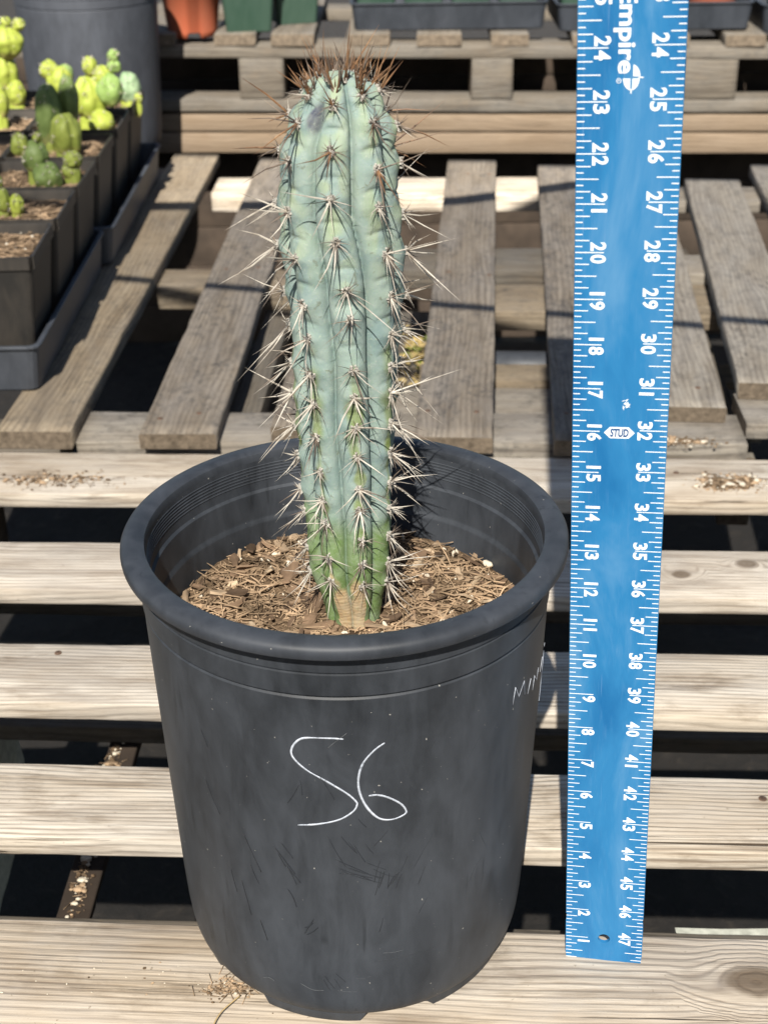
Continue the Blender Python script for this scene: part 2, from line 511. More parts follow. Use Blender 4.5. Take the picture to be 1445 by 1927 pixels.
# ------------------------------------------------------------------ front pallet: slats across the view
SL = -0.0555          # slats fall away slightly: y = y0 + SL*x
fp = thing('wooden_pallet', 'pale wooden pallet with crosswise slats under the tall cactus pot', 'pallet', (0, 0, 0))
def cross(parent, yc, width, thick, ztop, mat, x0=-25, x1=24, name='slat', sl=SL, **kw):
    return board(parent, (x0, yc + sl * x0), (x1, yc + sl * x1), width, thick, ztop, mat, name, **kw)
cross(fp, -9.9, 3.5, 0.7, 0.0, M['slat'])
cross(fp, -2.68, 3.65, 0.7, 0.0, M['slat_a'])
cross(fp, 4.35, 3.5, 0.7, 0.0, M['slat'])
cross(fp, 11.25, 3.7, 0.7, 0.0, M['slat'])
cross(fp, 18.72, 3.75, 0.7, 0.0, M['slat_d'])
cross(fp, 26.95, 4.1, 0.7, 0.0, M['slat'])
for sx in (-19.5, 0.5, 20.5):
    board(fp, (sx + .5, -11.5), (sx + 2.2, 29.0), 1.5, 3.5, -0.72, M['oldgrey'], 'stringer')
board(fp, (-9.0, 17.2), (-9.5, 0.5), 1.1, 0.5, -4.97, M['shade_board'], 'bottom_board')  # added dark board carrying the crumbs that stand in for sunlit strips
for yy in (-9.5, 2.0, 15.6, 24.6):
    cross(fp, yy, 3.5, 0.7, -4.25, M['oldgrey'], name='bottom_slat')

# ------------------------------------------------------------------ pallet in the middle: planks running away from the camera
mp_ = thing('wooden_pallet', 'grey weathered pallet with lengthwise planks behind the cactus pot', 'pallet', (0, 30, 0))
def lp(parent, oy, n0, f0, width, ztop, mat, thick=0.75, z2=None, **kw):
    """plank from near-left corner n0 to far-left corner f0 (world), given in the space of a parent standing at y = oy"""
    a, b = Vector(n0), Vector(f0)
    d = (b - a).normalized()
    r = Vector((d.y, -d.x)) * (width / 2)
    return board(parent, (a + r) - Vector((0, oy)), (b + r) - Vector((0, oy)), width, thick, ztop, mat, 'plank', z2=z2, **kw)
lp(mp_, 30, (-10.14, 29.7), (-7.9, 78.6), 3.55, 0.9, M['plank'])
lp(mp_, 30, (-4.2, 30.3), (-1.2, 78.4), 3.5, 0.9, M['plank'])
lp(mp_, 30, (2.35, 29.0), (6.05, 77.4), 3.55, 0.9, M['plank'])
lp(mp_, 30, (8.6, 28.4), (12.5, 75.6), 3.6, 0.9, M['plank'])
lp(mp_, 30, (13.4, 32.0), (17.6, 74.5), 3.6, 0.9, M['plank_pale'])
for (yc, wd, x0, x1, zt, mt) in ((31.75 - 30, 3.4, -13.2, 17.6, 0.14, 'plank_pale'), (53.0 - 30, 3.4, -12.2, 1.2, 0.14, 'plank_brown'), (73.6 - 30, 4.2, -10.9, 21.0, 0.14, 'slat')):  # rearmost board takes pale slat wood to stand in for full sun
    cross(mp_, yc, wd, 1.35, zt, M[mt], x0, x1, 'cross_board', -0.045)
for (yc, wd, zt, mt, x0) in ((49.8 - 30, 4.6, 0.12, 'plank_brown', 4.6), (56.8 - 30, 4.4, 0.12, 'oldgrey', 2.2), (38.7 - 30, 4.3, -1.7, 'plank_pale', -3.5), (43.1 - 30, 2.5, -1.75, 'plank_brown', 3.0)):
    cross(mp_, yc, wd, 1.15, zt, M[mt], x0, 20.0, 'short_board', -0.045)
board(mp_, (2.2, 17.5), (4.2, 35), 4.6, 0.7, -6.4, M['oldgrey'], 'bottom_board')
for sx in (-6.3, 17.6):
    board(mp_, (sx, 0.8), (sx + 2.6, 45.5), 1.5, 3.6, -1.25, M['oldgrey'], 'stringer')

M['nail'] = flat('rusty_nail', (0.10, 0.06, 0.04), 0.6, 0.5, 300)
nv, nf = lathe([(0.13, -0.06), (0.13, 0.0), (0.10, 0.022), (0.01, 0.03)], 14)
nail_me = make_mesh('nail_head', nv, nf, M['nail'], smooth=True)
nrr = random.Random(4)
M['rust'] = flat('rust_stain', (0.085, 0.052, 0.034), 0.9, 0.5, 200)
def nails(parent, spots, z):
    for (x, y) in spots:
        link('nail_head', nail_me, parent, (x + nrr.uniform(-.15, .15), y + nrr.uniform(-.25, .25), z + 0.012))
nails(mp_, [(-9.3, 1.6), (-7.6, 2.1), (3.2, 1.9), (5.2, 1.5), (9.4, 1.5), (11.3, 2.0), (14.6, 3.4), (16.2, 3.9), (-8.3, 22.8), (-6.4, 23.3), (5.0, 21.8), (7.2, 21.0), (7.2, 43.6), (8.8, 43.2)], 0.9)
nails(fp, [(-9.6, -2.3), (12.4, 4.6), (-10.9, 12.9), (13.8, 26.9)], 0.0)

# ------------------------------------------------------------------ left pallet (under the trays)
lpal = thing('wooden_pallet', 'brown pallet carrying the trays of small cacti', 'pallet', (-20, 30, 0))
def lpl(n0, f0, w, mat):
    lp(lpal, 30, (n0[0] + 20, n0[1]), (f0[0] + 20, f0[1]), w, 0.9, mat, thick=0.85)
lpl((-16.75, 30.2), (-14.55, 80.2), 3.45, M['plank_brown'])
lpl((-22.6, 30.4), (-20.6, 80.4), 3.5, M['plank_brown'])
lpl((-28.6, 30.6), (-27.0, 80.6), 3.5, M['plank_brown'])
for yc in (32.0, 54.5, 78.0):
    cross(lpal, yc - 30, 3.4, 1.2, 0.03, M['oldgrey'], -9.5, 6.2, 'cross_board', -0.045)

# ------------------------------------------------------------------ right pallet, a step higher
rpal = thing('wooden_pallet', 'pale grey pallet at the right edge, set a step higher', 'pallet', (22, 32, 0))
def rpl(n0, f0, w, mat, zt=1.65):
    lp(rpal, 32, (n0[0] - 22, n0[1]), (f0[0] - 22, f0[1]), w, zt, mat, thick=0.85)
rpl((17.75, 32.9), (21.85, 68.6), 3.7, M['plank_pale'])
rpl((23.2, 32.7), (27.1, 72.0), 3.7, M['plank_pale'])
rpl((29.0, 32.4), (33.0, 72.0), 3.7, M['plank_pale'])
for yc in (30.9, 52.0, 67.0):
    cross(rpal, yc - 31.2, 3.6, 0.8, 0.78, M['plank_pale'], -4.35, 12, 'cross_board', -0.045)

# ------------------------------------------------------------------ pallet stack at the back
BY = 90.0
bpal = thing('wooden_pallet', 'old grey pallet at the back carrying pots and black trays', 'pallet', (0, BY, 0))
bs = -0.015
def bz(x): return bs * x
def bbeam(x0, x1, y, w, t, zt, mat, name):
    board(bpal, (x0, y), (x1, y), w, t, zt + bz(x0), mat, name, z2=zt + bz(x1))
bbeam(-30, 40, 1.75, 3.5, 0.95, 6.85, M['oldgrey'], 'lead_beam')
bbeam(-30, 40, 1.8, 3.6, 0.95, 2.62, M['oldgrey'], 'bottom_beam')
for x0, x1 in ((-10.15, -6.6), (8.5, 11.8), (25.6, 29.9)):
    board(bpal, (x0, 1.8), (x1, 1.8), 3.5, 3.24, 5.88 + bz(x0), M['oldgrey'], 'block', n=8)
for i, (x0, x1) in enumerate(((-18.6, -15.1), (-12.05, -8.75), (-7.5, -4.1), (-1.45, 1.95), (4.1, 7.65), (10.0, 13.0), (16.5, 19.8), (22.6, 25.8), (28.7, 31.9), (34.6, 37.8))):
    xc = (x0 + x1) / 2
    zt = 7.75 + bz(xc)
    board(bpal, (xc, -0.15 + 0.1 * (i % 2)), (xc + 1.0, 40), x1 - x0, 0.85, zt, M['oldgrey'], 'plank')
bbeam(-30, 40, 19, 3.5, 0.95, 6.85, M['oldgrey'], 'cross_beam')
bbeam(-30, 40, 38, 3.5, 0.95, 6.85, M['oldgrey'], 'cross_beam')
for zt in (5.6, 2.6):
    board(bpal, (-30, 9.0), (40, 9.0), 0.9, 2.9, zt, M['shade_board'], 'rear_board')  # dark colour stands in for the shaded depth of the gap
base = thing('gap_backing', 'added near-black boards standing in for the shade under the back pallet', 'base', (0, BY, GZ))  # added stack, its dark colour stands in for shade below the pallet
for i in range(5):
    board(base, (-32, 5.0), (42, 5.0), 1.5, 3.5, 18.0 - i * 3.55, M['shade_board'], 'beam')
bpal2 = thing('lumber_board', 'upper tan lumber board below the back pallet', 'board', (0, BY, 0), group='tan lumber under the back pallet')
board(bpal2, (-30, 1.9), (40, 1.9), 3.5, 1.38, 1.42 + bz(-30), M['tan'], 'timber', z2=1.42 + bz(40))
bpal3 = thing('lumber_board', 'lower tan lumber board below the back pallet', 'board', (0, BY, 0), group='tan lumber under the back pallet')
board(bpal3, (-30, 1.75), (40, 1.75), 3.5, 1.6, -0.10 + bz(-30), M['tan'], 'timber', z2=-0.10 + bz(40))

# ------------------------------------------------------------------ concrete blocks carrying the pallets
def cinder(label, x, y, zt, lx=15.6, ly=7.6, lz=7.6, rz=0.0):
    t = thing('concrete_block', label, 'concrete block', (x, y, zt - lz), (0, 0, rz), 'concrete blocks under the pallets')
    bm = bmesh.new()
    bmesh.ops.create_cube(bm, size=1.0)
    for v in bm.verts:
        v.co = Vector((v.co.x * lx, v.co.y * ly, (v.co.z + 0.5) * lz))
    bmesh.ops.subdivide_edges(bm, edges=bm.edges[:], cuts=10, use_grid_fill=True)
    for v in bm.verts:
        nrm = Vector((v.co.x / lx, v.co.y / ly, (v.co.z - lz / 2) / lz)).normalized()
        v.co += nrm * noise.noise(v.co * 0.9 + Vector((x, y, 0))) * 0.18
    vs_ = [v.co[:] for v in bm.verts]
    bm.verts.index_update()
    fs_ = [[v.index for v in f.verts] for f in bm.faces]
    bm.free()
    add('shell', vs_, fs_, M['concrete'], t)
    return t
cinder('concrete block showing under the front right slats', 17.9, 0.3, -5.0)
cinder('concrete block under the left end of the front pallet', -22.5, 16, -5.0)

# ------------------------------------------------------------------ the nursery pots
def pot_profiles():
    body = [(3.2, 0.34), (3.9, 0.10), (4.05, 0.0), (4.16, 0.0), (4.185, 0.03), (4.20, 0.30), (4.205, 0.34), (4.26, 0.37), (4.33, 0.46), (4.405, 0.62), (4.455, 0.8), (4.49, 1.02), (4.54, 1.5), (4.60, 2.5), (4.67, 4.0), (4.76, 6.0), (4.85, 8.0), (4.925, 9.9),
            (4.945, 10.44), (4.945, 10.46), (4.905, 10.50), (4.905, 10.56), (4.975, 10.58), (4.99, 11.10), (4.99, 11.12), (4.955, 11.14), (4.955, 11.18), (5.0, 11.20), (5.01, 11.82)]
    rim = [(5.005, 11.80), (5.20, 11.76), (5.32, 11.735), (5.352, 11.745), (5.365, 11.775), (5.378, 11.87), (5.372, 11.95), (5.34, 12.01), (5.28, 12.055), (5.18, 12.09), (5.02, 12.10), (4.88, 12.085), (4.80, 12.04), (4.775, 11.97), (4.77, 11.85)]
    inner = [(4.77, 11.85)]
    z = 11.72
    for k in range(6):
        inner += [(4.765 - k * 0.004, z), (4.750 - k * 0.004, z - 0.014), (4.750 - k * 0.004, z - 0.028), (4.763 - k * 0.004, z - 0.042)]
        z -= 0.085
    inner += [(4.735, 11.1), (4.725, 11.02), (4.66, 10.96), (4.655, 10.9), (4.63, 10.25), (4.62, 10.18), (4.565, 10.12), (4.56, 10.06), (4.45, 8.2), (4.3, 4.0), (4.2, 1.0), (3.8, 0.6), (0.05, 0.6)]
    return body, rim, inner

def slot_mod(off):
    def mod(r, z, t):
        if z < 0.31:
            a = (math.degrees(t) + off) % 60.0
            s = min(max((a - 1) / 1.5, 0), max(0, min(1, (26 - a) / 1.5)), 1)
            z = z + s * (0.26 if z < 0.15 else 0.0)
        if z > 0.3:
            r = r * (1 + 0.0022 * math.sin(2 * t + 0.6) + 0.0012 * math.sin(3 * t))
        return r, z
    return mod

def nursery_pot(label, loc, rz=0.0, k=1.0, mats=('pot', 'potrim'), slot=30, group=None):
    t = thing('nursery_pot', label, 'plant pot', loc, (0, 0, rz), group)
    body, rim, inner = pot_profiles()
    sc = lambda pr: [(r * k, z * k) for r, z in pr]
    for nm, pr, mt, md in (('body', body, mats[0], slot_mod(slot)), ('rim', rim, mats[1], None), ('inner_wall', inner, mats[0], None)):
        v, f = lathe(sc(pr), 160, md if k == 1.0 else None)
        o = add(nm, v, f, M[mt], t, smooth=True)
        o.data.set_sharp_from_angle(angle=math.radians(38))
    return t

pot = nursery_pot('large black nursery pot marked 56 holding the tall cactus', (0, 0, 0), 0, 1.0, slot=-2)
# pot outline in front: writing with a paint marker, laid on the wall of the pot
def wall_r(z):
    pts = [(1.0, 4.49), (2.5, 4.60), (4, 4.67), (6, 4.76), (8, 4.85), (9.9, 4.925)]
    return float(np.interp(z, [p[0] for p in pts], [p[1] for p in pts]))
def smooth_poly(pts, n=6):
    P = [np.array(p, float) for p in pts]
    if len(P) < 3: return P
    P = [2 * P[0] - P[1]] + P + [2 * P[-1] - P[-2]]
    out = []
    for i in range(1, len(P) - 2):
        for k in range(n):
            t = k / n
            a, b, c, d = P[i - 1], P[i], P[i + 1], P[i + 2]
            out.append(0.5 * ((2 * b) + (-a + c) * t + (2 * a - 5 * b + 4 * c - d) * t * t + (-a + 3 * b - 3 * c + d) * t ** 3))
    out.append(P[-2])
    return out
def stroke(name, pts, width, smooth=True):
    pts = smooth_poly(pts) if smooth else [np.array(p, float) for p in pts]
    q = []
    for (a, z) in pts:
        q.append((math.radians(a) * wall_r(z), z))
    v, f = [], []
    for i, (s, z) in enumerate(q):
        a = q[max(i - 1, 0)]
        b = q[min(i + 1, len(q) - 1)]
        dx, dz = b[0] - a[0], b[1] - a[1]
        l = math.hypot(dx, dz) or 1
        wv = width / 2 * (0.75 + 0.5 * noise.noise(Vector((s * 2.1, z * 2.1, 3))) + 0.18 * noise.noise(Vector((s * 25, z * 25, 1))))
        if i in (0, len(q) - 1): wv *= 0.5
        for sgn in (-1, 1):
            ss, zz = s - dz / l * wv * sgn, z + dx / l * wv * sgn
            r = wall_r(zz) + 0.016
            t = ss / wall_r(zz)
            v.append((r * math.sin(t), -r * math.cos(t), zz))
    for i in range(len(q) - 1):
        f.append((2 * i, 2 * i + 2, 2 * i + 3, 2 * i + 1))
    o = add(name, v, f, M['ink'], pot, smooth=True)
    sm = o.modifiers.new('thickness', 'SOLIDIFY')
    sm.thickness = 0.008 * S
    return o
S5 = [(-0.15, 9.395), (-3.96, 9.415), (-10.31, 9.381), (-12.94, 9.2), (-14.06, 8.957), (-13.25, 8.739), (-10.13, 8.47), (-5.2, 8.197), (0.08, 7.853), (2.55, 7.608), (2.89, 7.488), (1.74, 7.294), (-2.01, 7.058), (-8.05, 6.892), (-13.6, 6.802)]
S6 = [(10.45, 9.212), (7.82, 9.039), (4.94, 8.723), (3.58, 8.347), (3.5, 7.958), (4.73, 7.556), (6.88, 7.218), (9.47, 7.003), (12.88, 6.951), (15.95, 7.038), (16.33, 7.151), (14.77, 7.383), (11.36, 7.624), (8.41, 7.734), (6.07, 7.735)]
stroke('marker_digit', S5, 0.054)
stroke('marker_digit', S6, 0.064)
for L_ in ([(52.6, 8.87), (53.4, 9.32), (55.7, 8.95), (58.2, 9.25), (59.4, 8.82)], [(61.6, 8.72), (63.2, 9.08)], [(65.6, 8.62), (66.4, 8.98), (69.2, 8.70), (70.2, 9.02)], [(73.6, 8.70), (75.6, 9.04)],
           [(80.6, 9.06), (81.2, 9.14)], [(84, 8.75), (81.5, 8.70), (80.3, 8.45), (82.5, 8.15), (83.5, 7.9), (81.5, 7.66), (78.5, 7.55)]):
    stroke('marker_letter', L_, 0.058, smooth=len(L_) > 6)

M['scuff'] = flat('rubbed_plastic', (0.026, 0.029, 0.0345), 0.5, 0.3, 100)
M['dust'] = flat('pale_dust', (0.10, 0.105, 0.11), 0.8, 0.4, 200)
srr = random.Random(12)
def scuffs(a0, z0, sa, sz, n, slope, length, width, mat='scuff', curve=0.1):
    for i in range(int(n * 0.55) if mat == 'scuff' else n):
        a, z = a0 + srr.gauss(0, sa), z0 + srr.gauss(0, sz)
        l = length * srr.uniform(0.5, 1.4)
        sl = slope + srr.gauss(0, 0.12)
        da, dz = math.degrees(math.cos(sl) * l / 4.7), math.sin(sl) * l
        if z - abs(dz) < 1.1 or z + abs(dz) > 9.8: continue
        o = stroke('scuff_mark', [(a - da / 2, z - dz / 2), (a + srr.gauss(0, curve), z + srr.gauss(0, curve * 0.4)), (a + da / 2, z + dz / 2)], width * srr.uniform(0.6, 1.3))
        o.data.materials[0] = M[mat]
scuffs(2.5, 6.2, 1.5, 0.4, 10, -1.0, 0.6, 0.022)
scuffs(5.5, 5.35, 3.5, 0.16, 14, -0.55, 1.0, 0.020)
scuffs(13.5, 5.1, 2.2, 0.22, 12, 1.15, 0.6, 0.022)
scuffs(8.5, 4.3, 2.0, 0.5, 9, 1.5, 0.6, 0.018)
scuffs(-16.0, 5.0, 2.0, 0.7, 11, -1.1, 0.8, 0.024)
scuffs(-13.0, 3.5, 1.4, 0.2, 6, 0.9, 0.4, 0.024)
scuffs(-34.0, 5.2, 5.0, 1.6, 12, -1.3, 0.8, 0.018)
scuffs(9.0, 2.3, 8.0, 0.12, 5, 0.0, 1.8, 0.016)
scuffs(-9, 1.75, 3.0, 0.12, 8, -1.0, 0.4, 0.024)
scuffs(0.0, 8.0, 22.0, 1.2, 16, -1.2, 0.8, 0.014)
scuffs(25, 6.5, 14.0, 2.4, 14, 1.0, 0.9, 0.014)
scuffs(2, 2.0, 16.0, 0.5, 7, 0.1, 0.6, 0.012, 'dust')
scuffs(-2, 9.5, 1.5, 0.12, 3, 0.8, 0.5, 0.014, 'dust')

# ------------------------------------------------------------------ soil in the pot
soil_root = thing('potting_soil', 'coarse bark mulch with perlite filling the big black pot', 'soil', (0, 0, 9.3))
def soil_h(x, y):
    r = math.hypot(x, y)
    d = math.hypot(x - 0.13, y - 0.25)
    h = 0.16 * math.exp(-(d / 1.7) ** 2) + 0.10 * noise.noise(Vector((x * 0.8, y * 0.8, 1.0))) + 0.09 * noise.noise(Vector((x * 2.5, y * 2.5, 4.0)))
    h += 0.18 * max(0, (y / 4.5)) - 0.1 * max(0, -y / 4.5)
    return h
v, f = [], []
NR, NT = 46, 128
for i in range(NR + 1):
    r = 4.56 * i / NR
    for j in range(NT):
        t = 2 * math.pi * j / NT
        x, y = r * math.cos(t), r * math.sin(t)
        v.append((x, y, soil_h(x, y) + 0.045 * noise.noise(Vector((x * 9, y * 9, 2)))))
for i in range(NR):
    for j in range(NT):
        a, b = i * NT + j, i * NT + (j + 1) % NT
        f.append((a, b, b + NT, a + NT) if i else (a, b + NT, a + NT))
add('soil_surface', v, f, M['soil'], soil_root, smooth=True)

def chip_mesh(seed, l, w, t):
    rng = np.random.default_rng(seed)
    n = 5
    v, f = [], []
    bend = rng.uniform(-0.12, 0.12)
    for i in range(n):
        u = i / (n - 1)
        x = (u - 0.5) * l
        ww = w / 2 * (0.55 + 0.6 * math.sin(math.pi * min(max(u * 0.8 + 0.1, 0), 1))) * rng.uniform(0.75, 1.15)
        tt = t / 2 * rng.uniform(0.6, 1.1)
        off = rng.uniform(-0.12, 0.12) * w
        zc = bend * l * (4 * (u - 0.5) ** 2)
        v += [(x + rng.uniform(-.04, .04) * l, -ww + off, zc - tt), (x + rng.uniform(-.04, .04) * l, ww + off, zc - tt * 0.8), (x, ww * 0.9 + off, zc + tt), (x, -ww * 0.85 + off, zc + tt * 1.1)]
    for i in range(n - 1):
        for j in range(4):
            a, b = i * 4 + j, i * 4 + (j + 1) % 4
            f.append((a, a + 4, b + 4, b))
    f.append((0, 1, 2, 3))
    k = (n - 1) * 4
    f.append((k + 3, k + 2, k + 1, k))
    return v, f

chips = [make_mesh('bark_chip', *chip_mesh(s, l, w, t), M['chip']) for s, (l, w, t) in enumerate([(0.62, 0.17, 0.06), (0.45, 0.16, 0.05), (0.85, 0.14, 0.06), (0.35, 0.2, 0.05), (0.55, 0.09, 0.05), (0.3, 0.13, 0.06), (0.7, 0.22, 0.07)])]
def pebble_mesh(seed, r):
    bm = bmesh.new()
    bmesh.ops.create_icosphere(bm, subdivisions=2, radius=r)
    for vv in bm.verts:
        vv.co *= 1 + 0.35 * noise.noise(vv.co * (1.3 / r) + Vector((seed * 7, 0, 0)))
        vv.co.z *= 0.75
    v = [q.co[:] for q in bm.verts]
    bm.verts.index_update()
    f = [[q.index for q in p.verts] for p in bm.faces]
    bm.free()
    return v, f
pebs = [make_mesh('perlite_grain', *pebble_mesh(s, r), M['perlite'], smooth=True) for s, r in enumerate((0.055, 0.075, 0.05, 0.09))]
rs = random.Random(5)
def soil_spot(ymin=-2.2):
    while True:
        r = 4.45 * math.sqrt(rs.random())
        t = rs.uniform(0, 2 * math.pi)
        x, y = r * math.cos(t), r * math.sin(t)
        if y < ymin: continue
        if math.hypot(x - 0.13, y - 0.25) < 0.82: continue
        return x, y
for i in range(270):
    x, y = soil_spot()
    o = link('bark_chip', rs.choice(chips), soil_root, (x, y, soil_h(x, y) + rs.uniform(0.02, 0.13)), (rs.gauss(0, 0.35), rs.gauss(0, 0.28), rs.uniform(0, 6.28)), rs.choice((0.5, 0.7, 0.9, 1.1, 1.5)))
for i in range(75):
    x, y = soil_spot()
    link('perlite_grain', rs.choice(pebs), soil_root, (x, y, soil_h(x, y) + 0.06), (rs.uniform(0, 3), rs.uniform(0, 3), 0), (rs.uniform(0.5, 1.6), rs.uniform(0.5, 1.3), rs.uniform(0.5, 1.0)))
link('perlite_grain', pebs[3], soil_root, (3.66, 2.45, soil_h(3.66, 2.45) + 0.14), (0.3, 0.2, 0), (1.6, 1.3, 1.0))
mb = MB()
for i in range(2300):
    x, y = soil_spot()
    a = rs.uniform(0, 6.28)
    l = rs.uniform(0.12, 0.6) if rs.random() < 0.85 else rs.uniform(0.6, 1.2)
    z = soil_h(x, y) + rs.uniform(0.01, 0.12)
    up = rs.gauss(0, 0.22)
    p0 = Vector((x, y, z))
    d = Vector((math.cos(a), math.sin(a), up))
    s = Vector((-math.sin(a), math.cos(a), 0)) * rs.gauss(0, 0.16) * l
    r = rs.uniform(0.008, 0.024)
    p2 = p0 + d * l
    if math.hypot(p2.x, p2.y) > 4.5: continue
    p2.z = max(p2.z, soil_h(p2.x, p2.y) + 0.0)
    mb.cone([p0, p0 + d * l * 0.5 + s + Vector((0, 0, 0.02)), p2], [r, r, r * 0.6], 4, tip=False)
for i in range(16):
    x, y = soil_spot(-0.5)
    a = rs.uniform(0, 6.28)
    z = soil_h(x, y)
    pl = [Vector((x, y, z + 0.03))]
    for q in range(7):
        a += rs.gauss(0, 0.45)
        nx = pl[-1] + Vector((math.cos(a), math.sin(a), 0)) * 0.2
        nx.z = soil_h(nx.x, nx.y) + 0.1 + 0.22 * math.sin(q / 6 * math.pi) * rs.random()
        if math.hypot(nx.x, nx.y) > 4.45: break
        pl.append(nx)
    if len(pl) > 2: mb.cone(pl, [0.013] * len(pl), 5, 0, tip=False)
for i in range(1500):
    x, y = soil_spot()
    z = soil_h(x, y) + rs.uniform(0.0, 0.06)
    r = rs.uniform(0.015, 0.045)
    p = [(x + rs.uniform(-r, r), y + rs.uniform(-r, r), z + (r if k > 3 else -r * 0.4) * rs.uniform(.5, 1)) for k in range(5)]
    pp = [(x - r, y - r * .7, z), (x + r, y - r, z), (x + r * .8, y + r, z), (x - r, y + r * .8, z), (x + rs.uniform(-r, r) * .4, y, z + r * 1.2)]
    mb.add(pp, [(0, 1, 4), (1, 2, 4), (2, 3, 4), (3, 0, 4)])
tag(mb.obj('fine_mulch', M['fibre'], soil_root), kind='stuff')

# ------------------------------------------------------------------ the cactus
CT = [(22.62, 0.15, 0.02), (22.60, 0.15, 0.26), (22.53, 0.15, 0.47), (22.38, 0.15, 0.67), (22.14, 0.155, 0.85), (21.88, 0.165, 0.98), (21.6, 0.16, 1.09), (21.28, 0.13, 1.215), (20.75, 0.09, 1.29), (20.16, 0.075, 1.325), (19.56, 0.07, 1.335), (18.95, 0.10, 1.35), (18.33, 0.134, 1.345), (17.7, 0.15, 1.31), (17.06, 0.15, 1.265), (16.41, 0.135, 1.24),
      (15.74, 0.119, 1.22), (15.07, 0.102, 1.20), (14.38, 0.09, 1.175), (13.67, 0.09, 1.14), (12.96, 0.09, 1.11), (12.23, 0.098, 1.075), (11.48, 0.106, 1.045), (10.73, 0.10, 1.0), (10.2, 0.12, 0.93), (9.8, 0.15, 0.82), (9.4, 0.17, 0.72), (8.9, 0.17, 0.66)]
def adj(z):
    # heights were read off for an axis standing 0.8 in behind the pot's centre; shift them to the real axis
    return z + (0.8 - 0.25) * (28.99 - z) / 32.06
CT = [(adj(a), b, c * 0.985) for a, b, c in CT]
_cz = np.array([c[0] for c in CT])[::-1]
_cx = np.array([c[1] for c in CT])[::-1]
_cr = np.array([c[2] for c in CT])[::-1]
CY = 0.25
NRIB = 8
def c_cx(z): return float(np.interp(z, _cz, _cx))
def c_r(z): return float(np.interp(z, _cz, _cr))
def c_phase(z):            # angle (deg, 0 = towards the camera, + to the right) of the front rib
    return float(np.interp(z, [10, 12, 14.5, 16.5, 18.5, 20, 23], [19, 17, 13, 8, 3, -6, -8]))
A_MID = [22.12, 21.25, 20.23, 19.3, 18.21, 17.53, 16.32, 15.61, 14.87, 14.09, 13.22, 12.63, 11.79, 11.13, 10.5]
A_LEFT = [22.46, 21.71, 20.93, 19.84, 18.83, 17.79, 16.98, 16.14, 15.4, 14.55, 13.66, 12.88, 12.24, 11.29, 10.62]
A_RIGHT = [22.50, 21.74, 20.79, 19.99, 18.92, 17.89, 16.98, 16.18, 15.5, 14.73, 13.94, 13.14, 12.43, 11.63, 10.89, 10.29]
A_MID, A_LEFT, A_RIGHT = [[adj(z) for z in L_] for L_ in (A_MID, A_LEFT, A_RIGHT)]
ribs = {}
crs = random.Random(21)
for k in range(NRIB):
    if k == 0: ribs[k] = A_MID
    elif k == 1: ribs[k] = A_RIGHT
    elif k == NRIB - 1: ribs[k] = A_LEFT
    else:
        sh = crs.uniform(-0.35, 0.35)
        ribs[k] = [z + sh + crs.uniform(-0.09, 0.09) for z in A_LEFT]
crest_c = {}
for k in range(NRIB):
    zs = sorted(ribs[k])
    crest_c[k] = np.array([zs[i] + (zs[i + 1] - zs[i]) * 0.45 for i in range(len(zs) - 1)])

def rib_of(th, z):
    a = (math.degrees(th) - c_phase(z) + 3.2 * noise.noise(Vector((2.2 * math.sin(th), 2.2 * math.cos(th), z * 0.75)))) % 360.0
    k = int(round(a / (360 / NRIB))) % NRIB
    u = (a - round(a / (360 / NRIB)) * (360 / NRIB)) / (180 / NRIB)      # -1..1 across a rib
    return k, u

def sst(a, b, x):
    t = min(max((x - a) / (b - a), 0), 1)
    return t * t * (3 - 2 * t)

def cactus_r(th, z):
    k, u = rib_of(th, z)
    R = c_r(z)
    au = abs(u)
    dep = float(np.interp(z, [9, 11, 14, 17, 19, 22, 23], [0.16, 0.20, 0.24, 0.26, 0.28, 0.30, 0.30]))
    # rounded rib with a tight groove
    prof = 1.0 - dep * (0.55 * au ** 2.2 + 0.45 * au ** 9)
    r = R * prof
    zl = np.array(ribs[k])
    d = zl - z
    i = int(np.argmin(np.abs(d)))
    bul = math.exp(-(d[i] / 0.16) ** 2) * (1 - au) ** 1.3
    r += (0.05 + 0.07 * sst(20.6, 22.3, z)) * bul * R
    cc = crest_c[k]
    zc = cc[int(np.argmin(np.abs(cc - z)))]
    zz = z - zc + 0.16 * au * au
    w = max(0, 1 - (au / 0.72) ** 2)
    up = float(np.interp(z, [9, 13, 16, 20], [0.15, 0.4, 0.6, 1.0]))
    r -= R * w * up * ((0.030 + 0.05 * sst(20.8, 22.3, z)) * math.exp(-(zz / 0.038) ** 2) + (0.018 + 0.03 * sst(20.8, 22.3, z)) * math.exp(-(zz / 0.13) ** 2))
    x, y = R * math.sin(th), -R * math.cos(th)
    r += 0.035 * noise.noise(Vector((x * 1.3, y * 1.3, z * 1.3))) + 0.014 * noise.noise(Vector((x * 4, y * 4, z * 3.4))) + 0.005 * noise.noise(Vector((x * 10, y * 10, z * 9)))
    return r

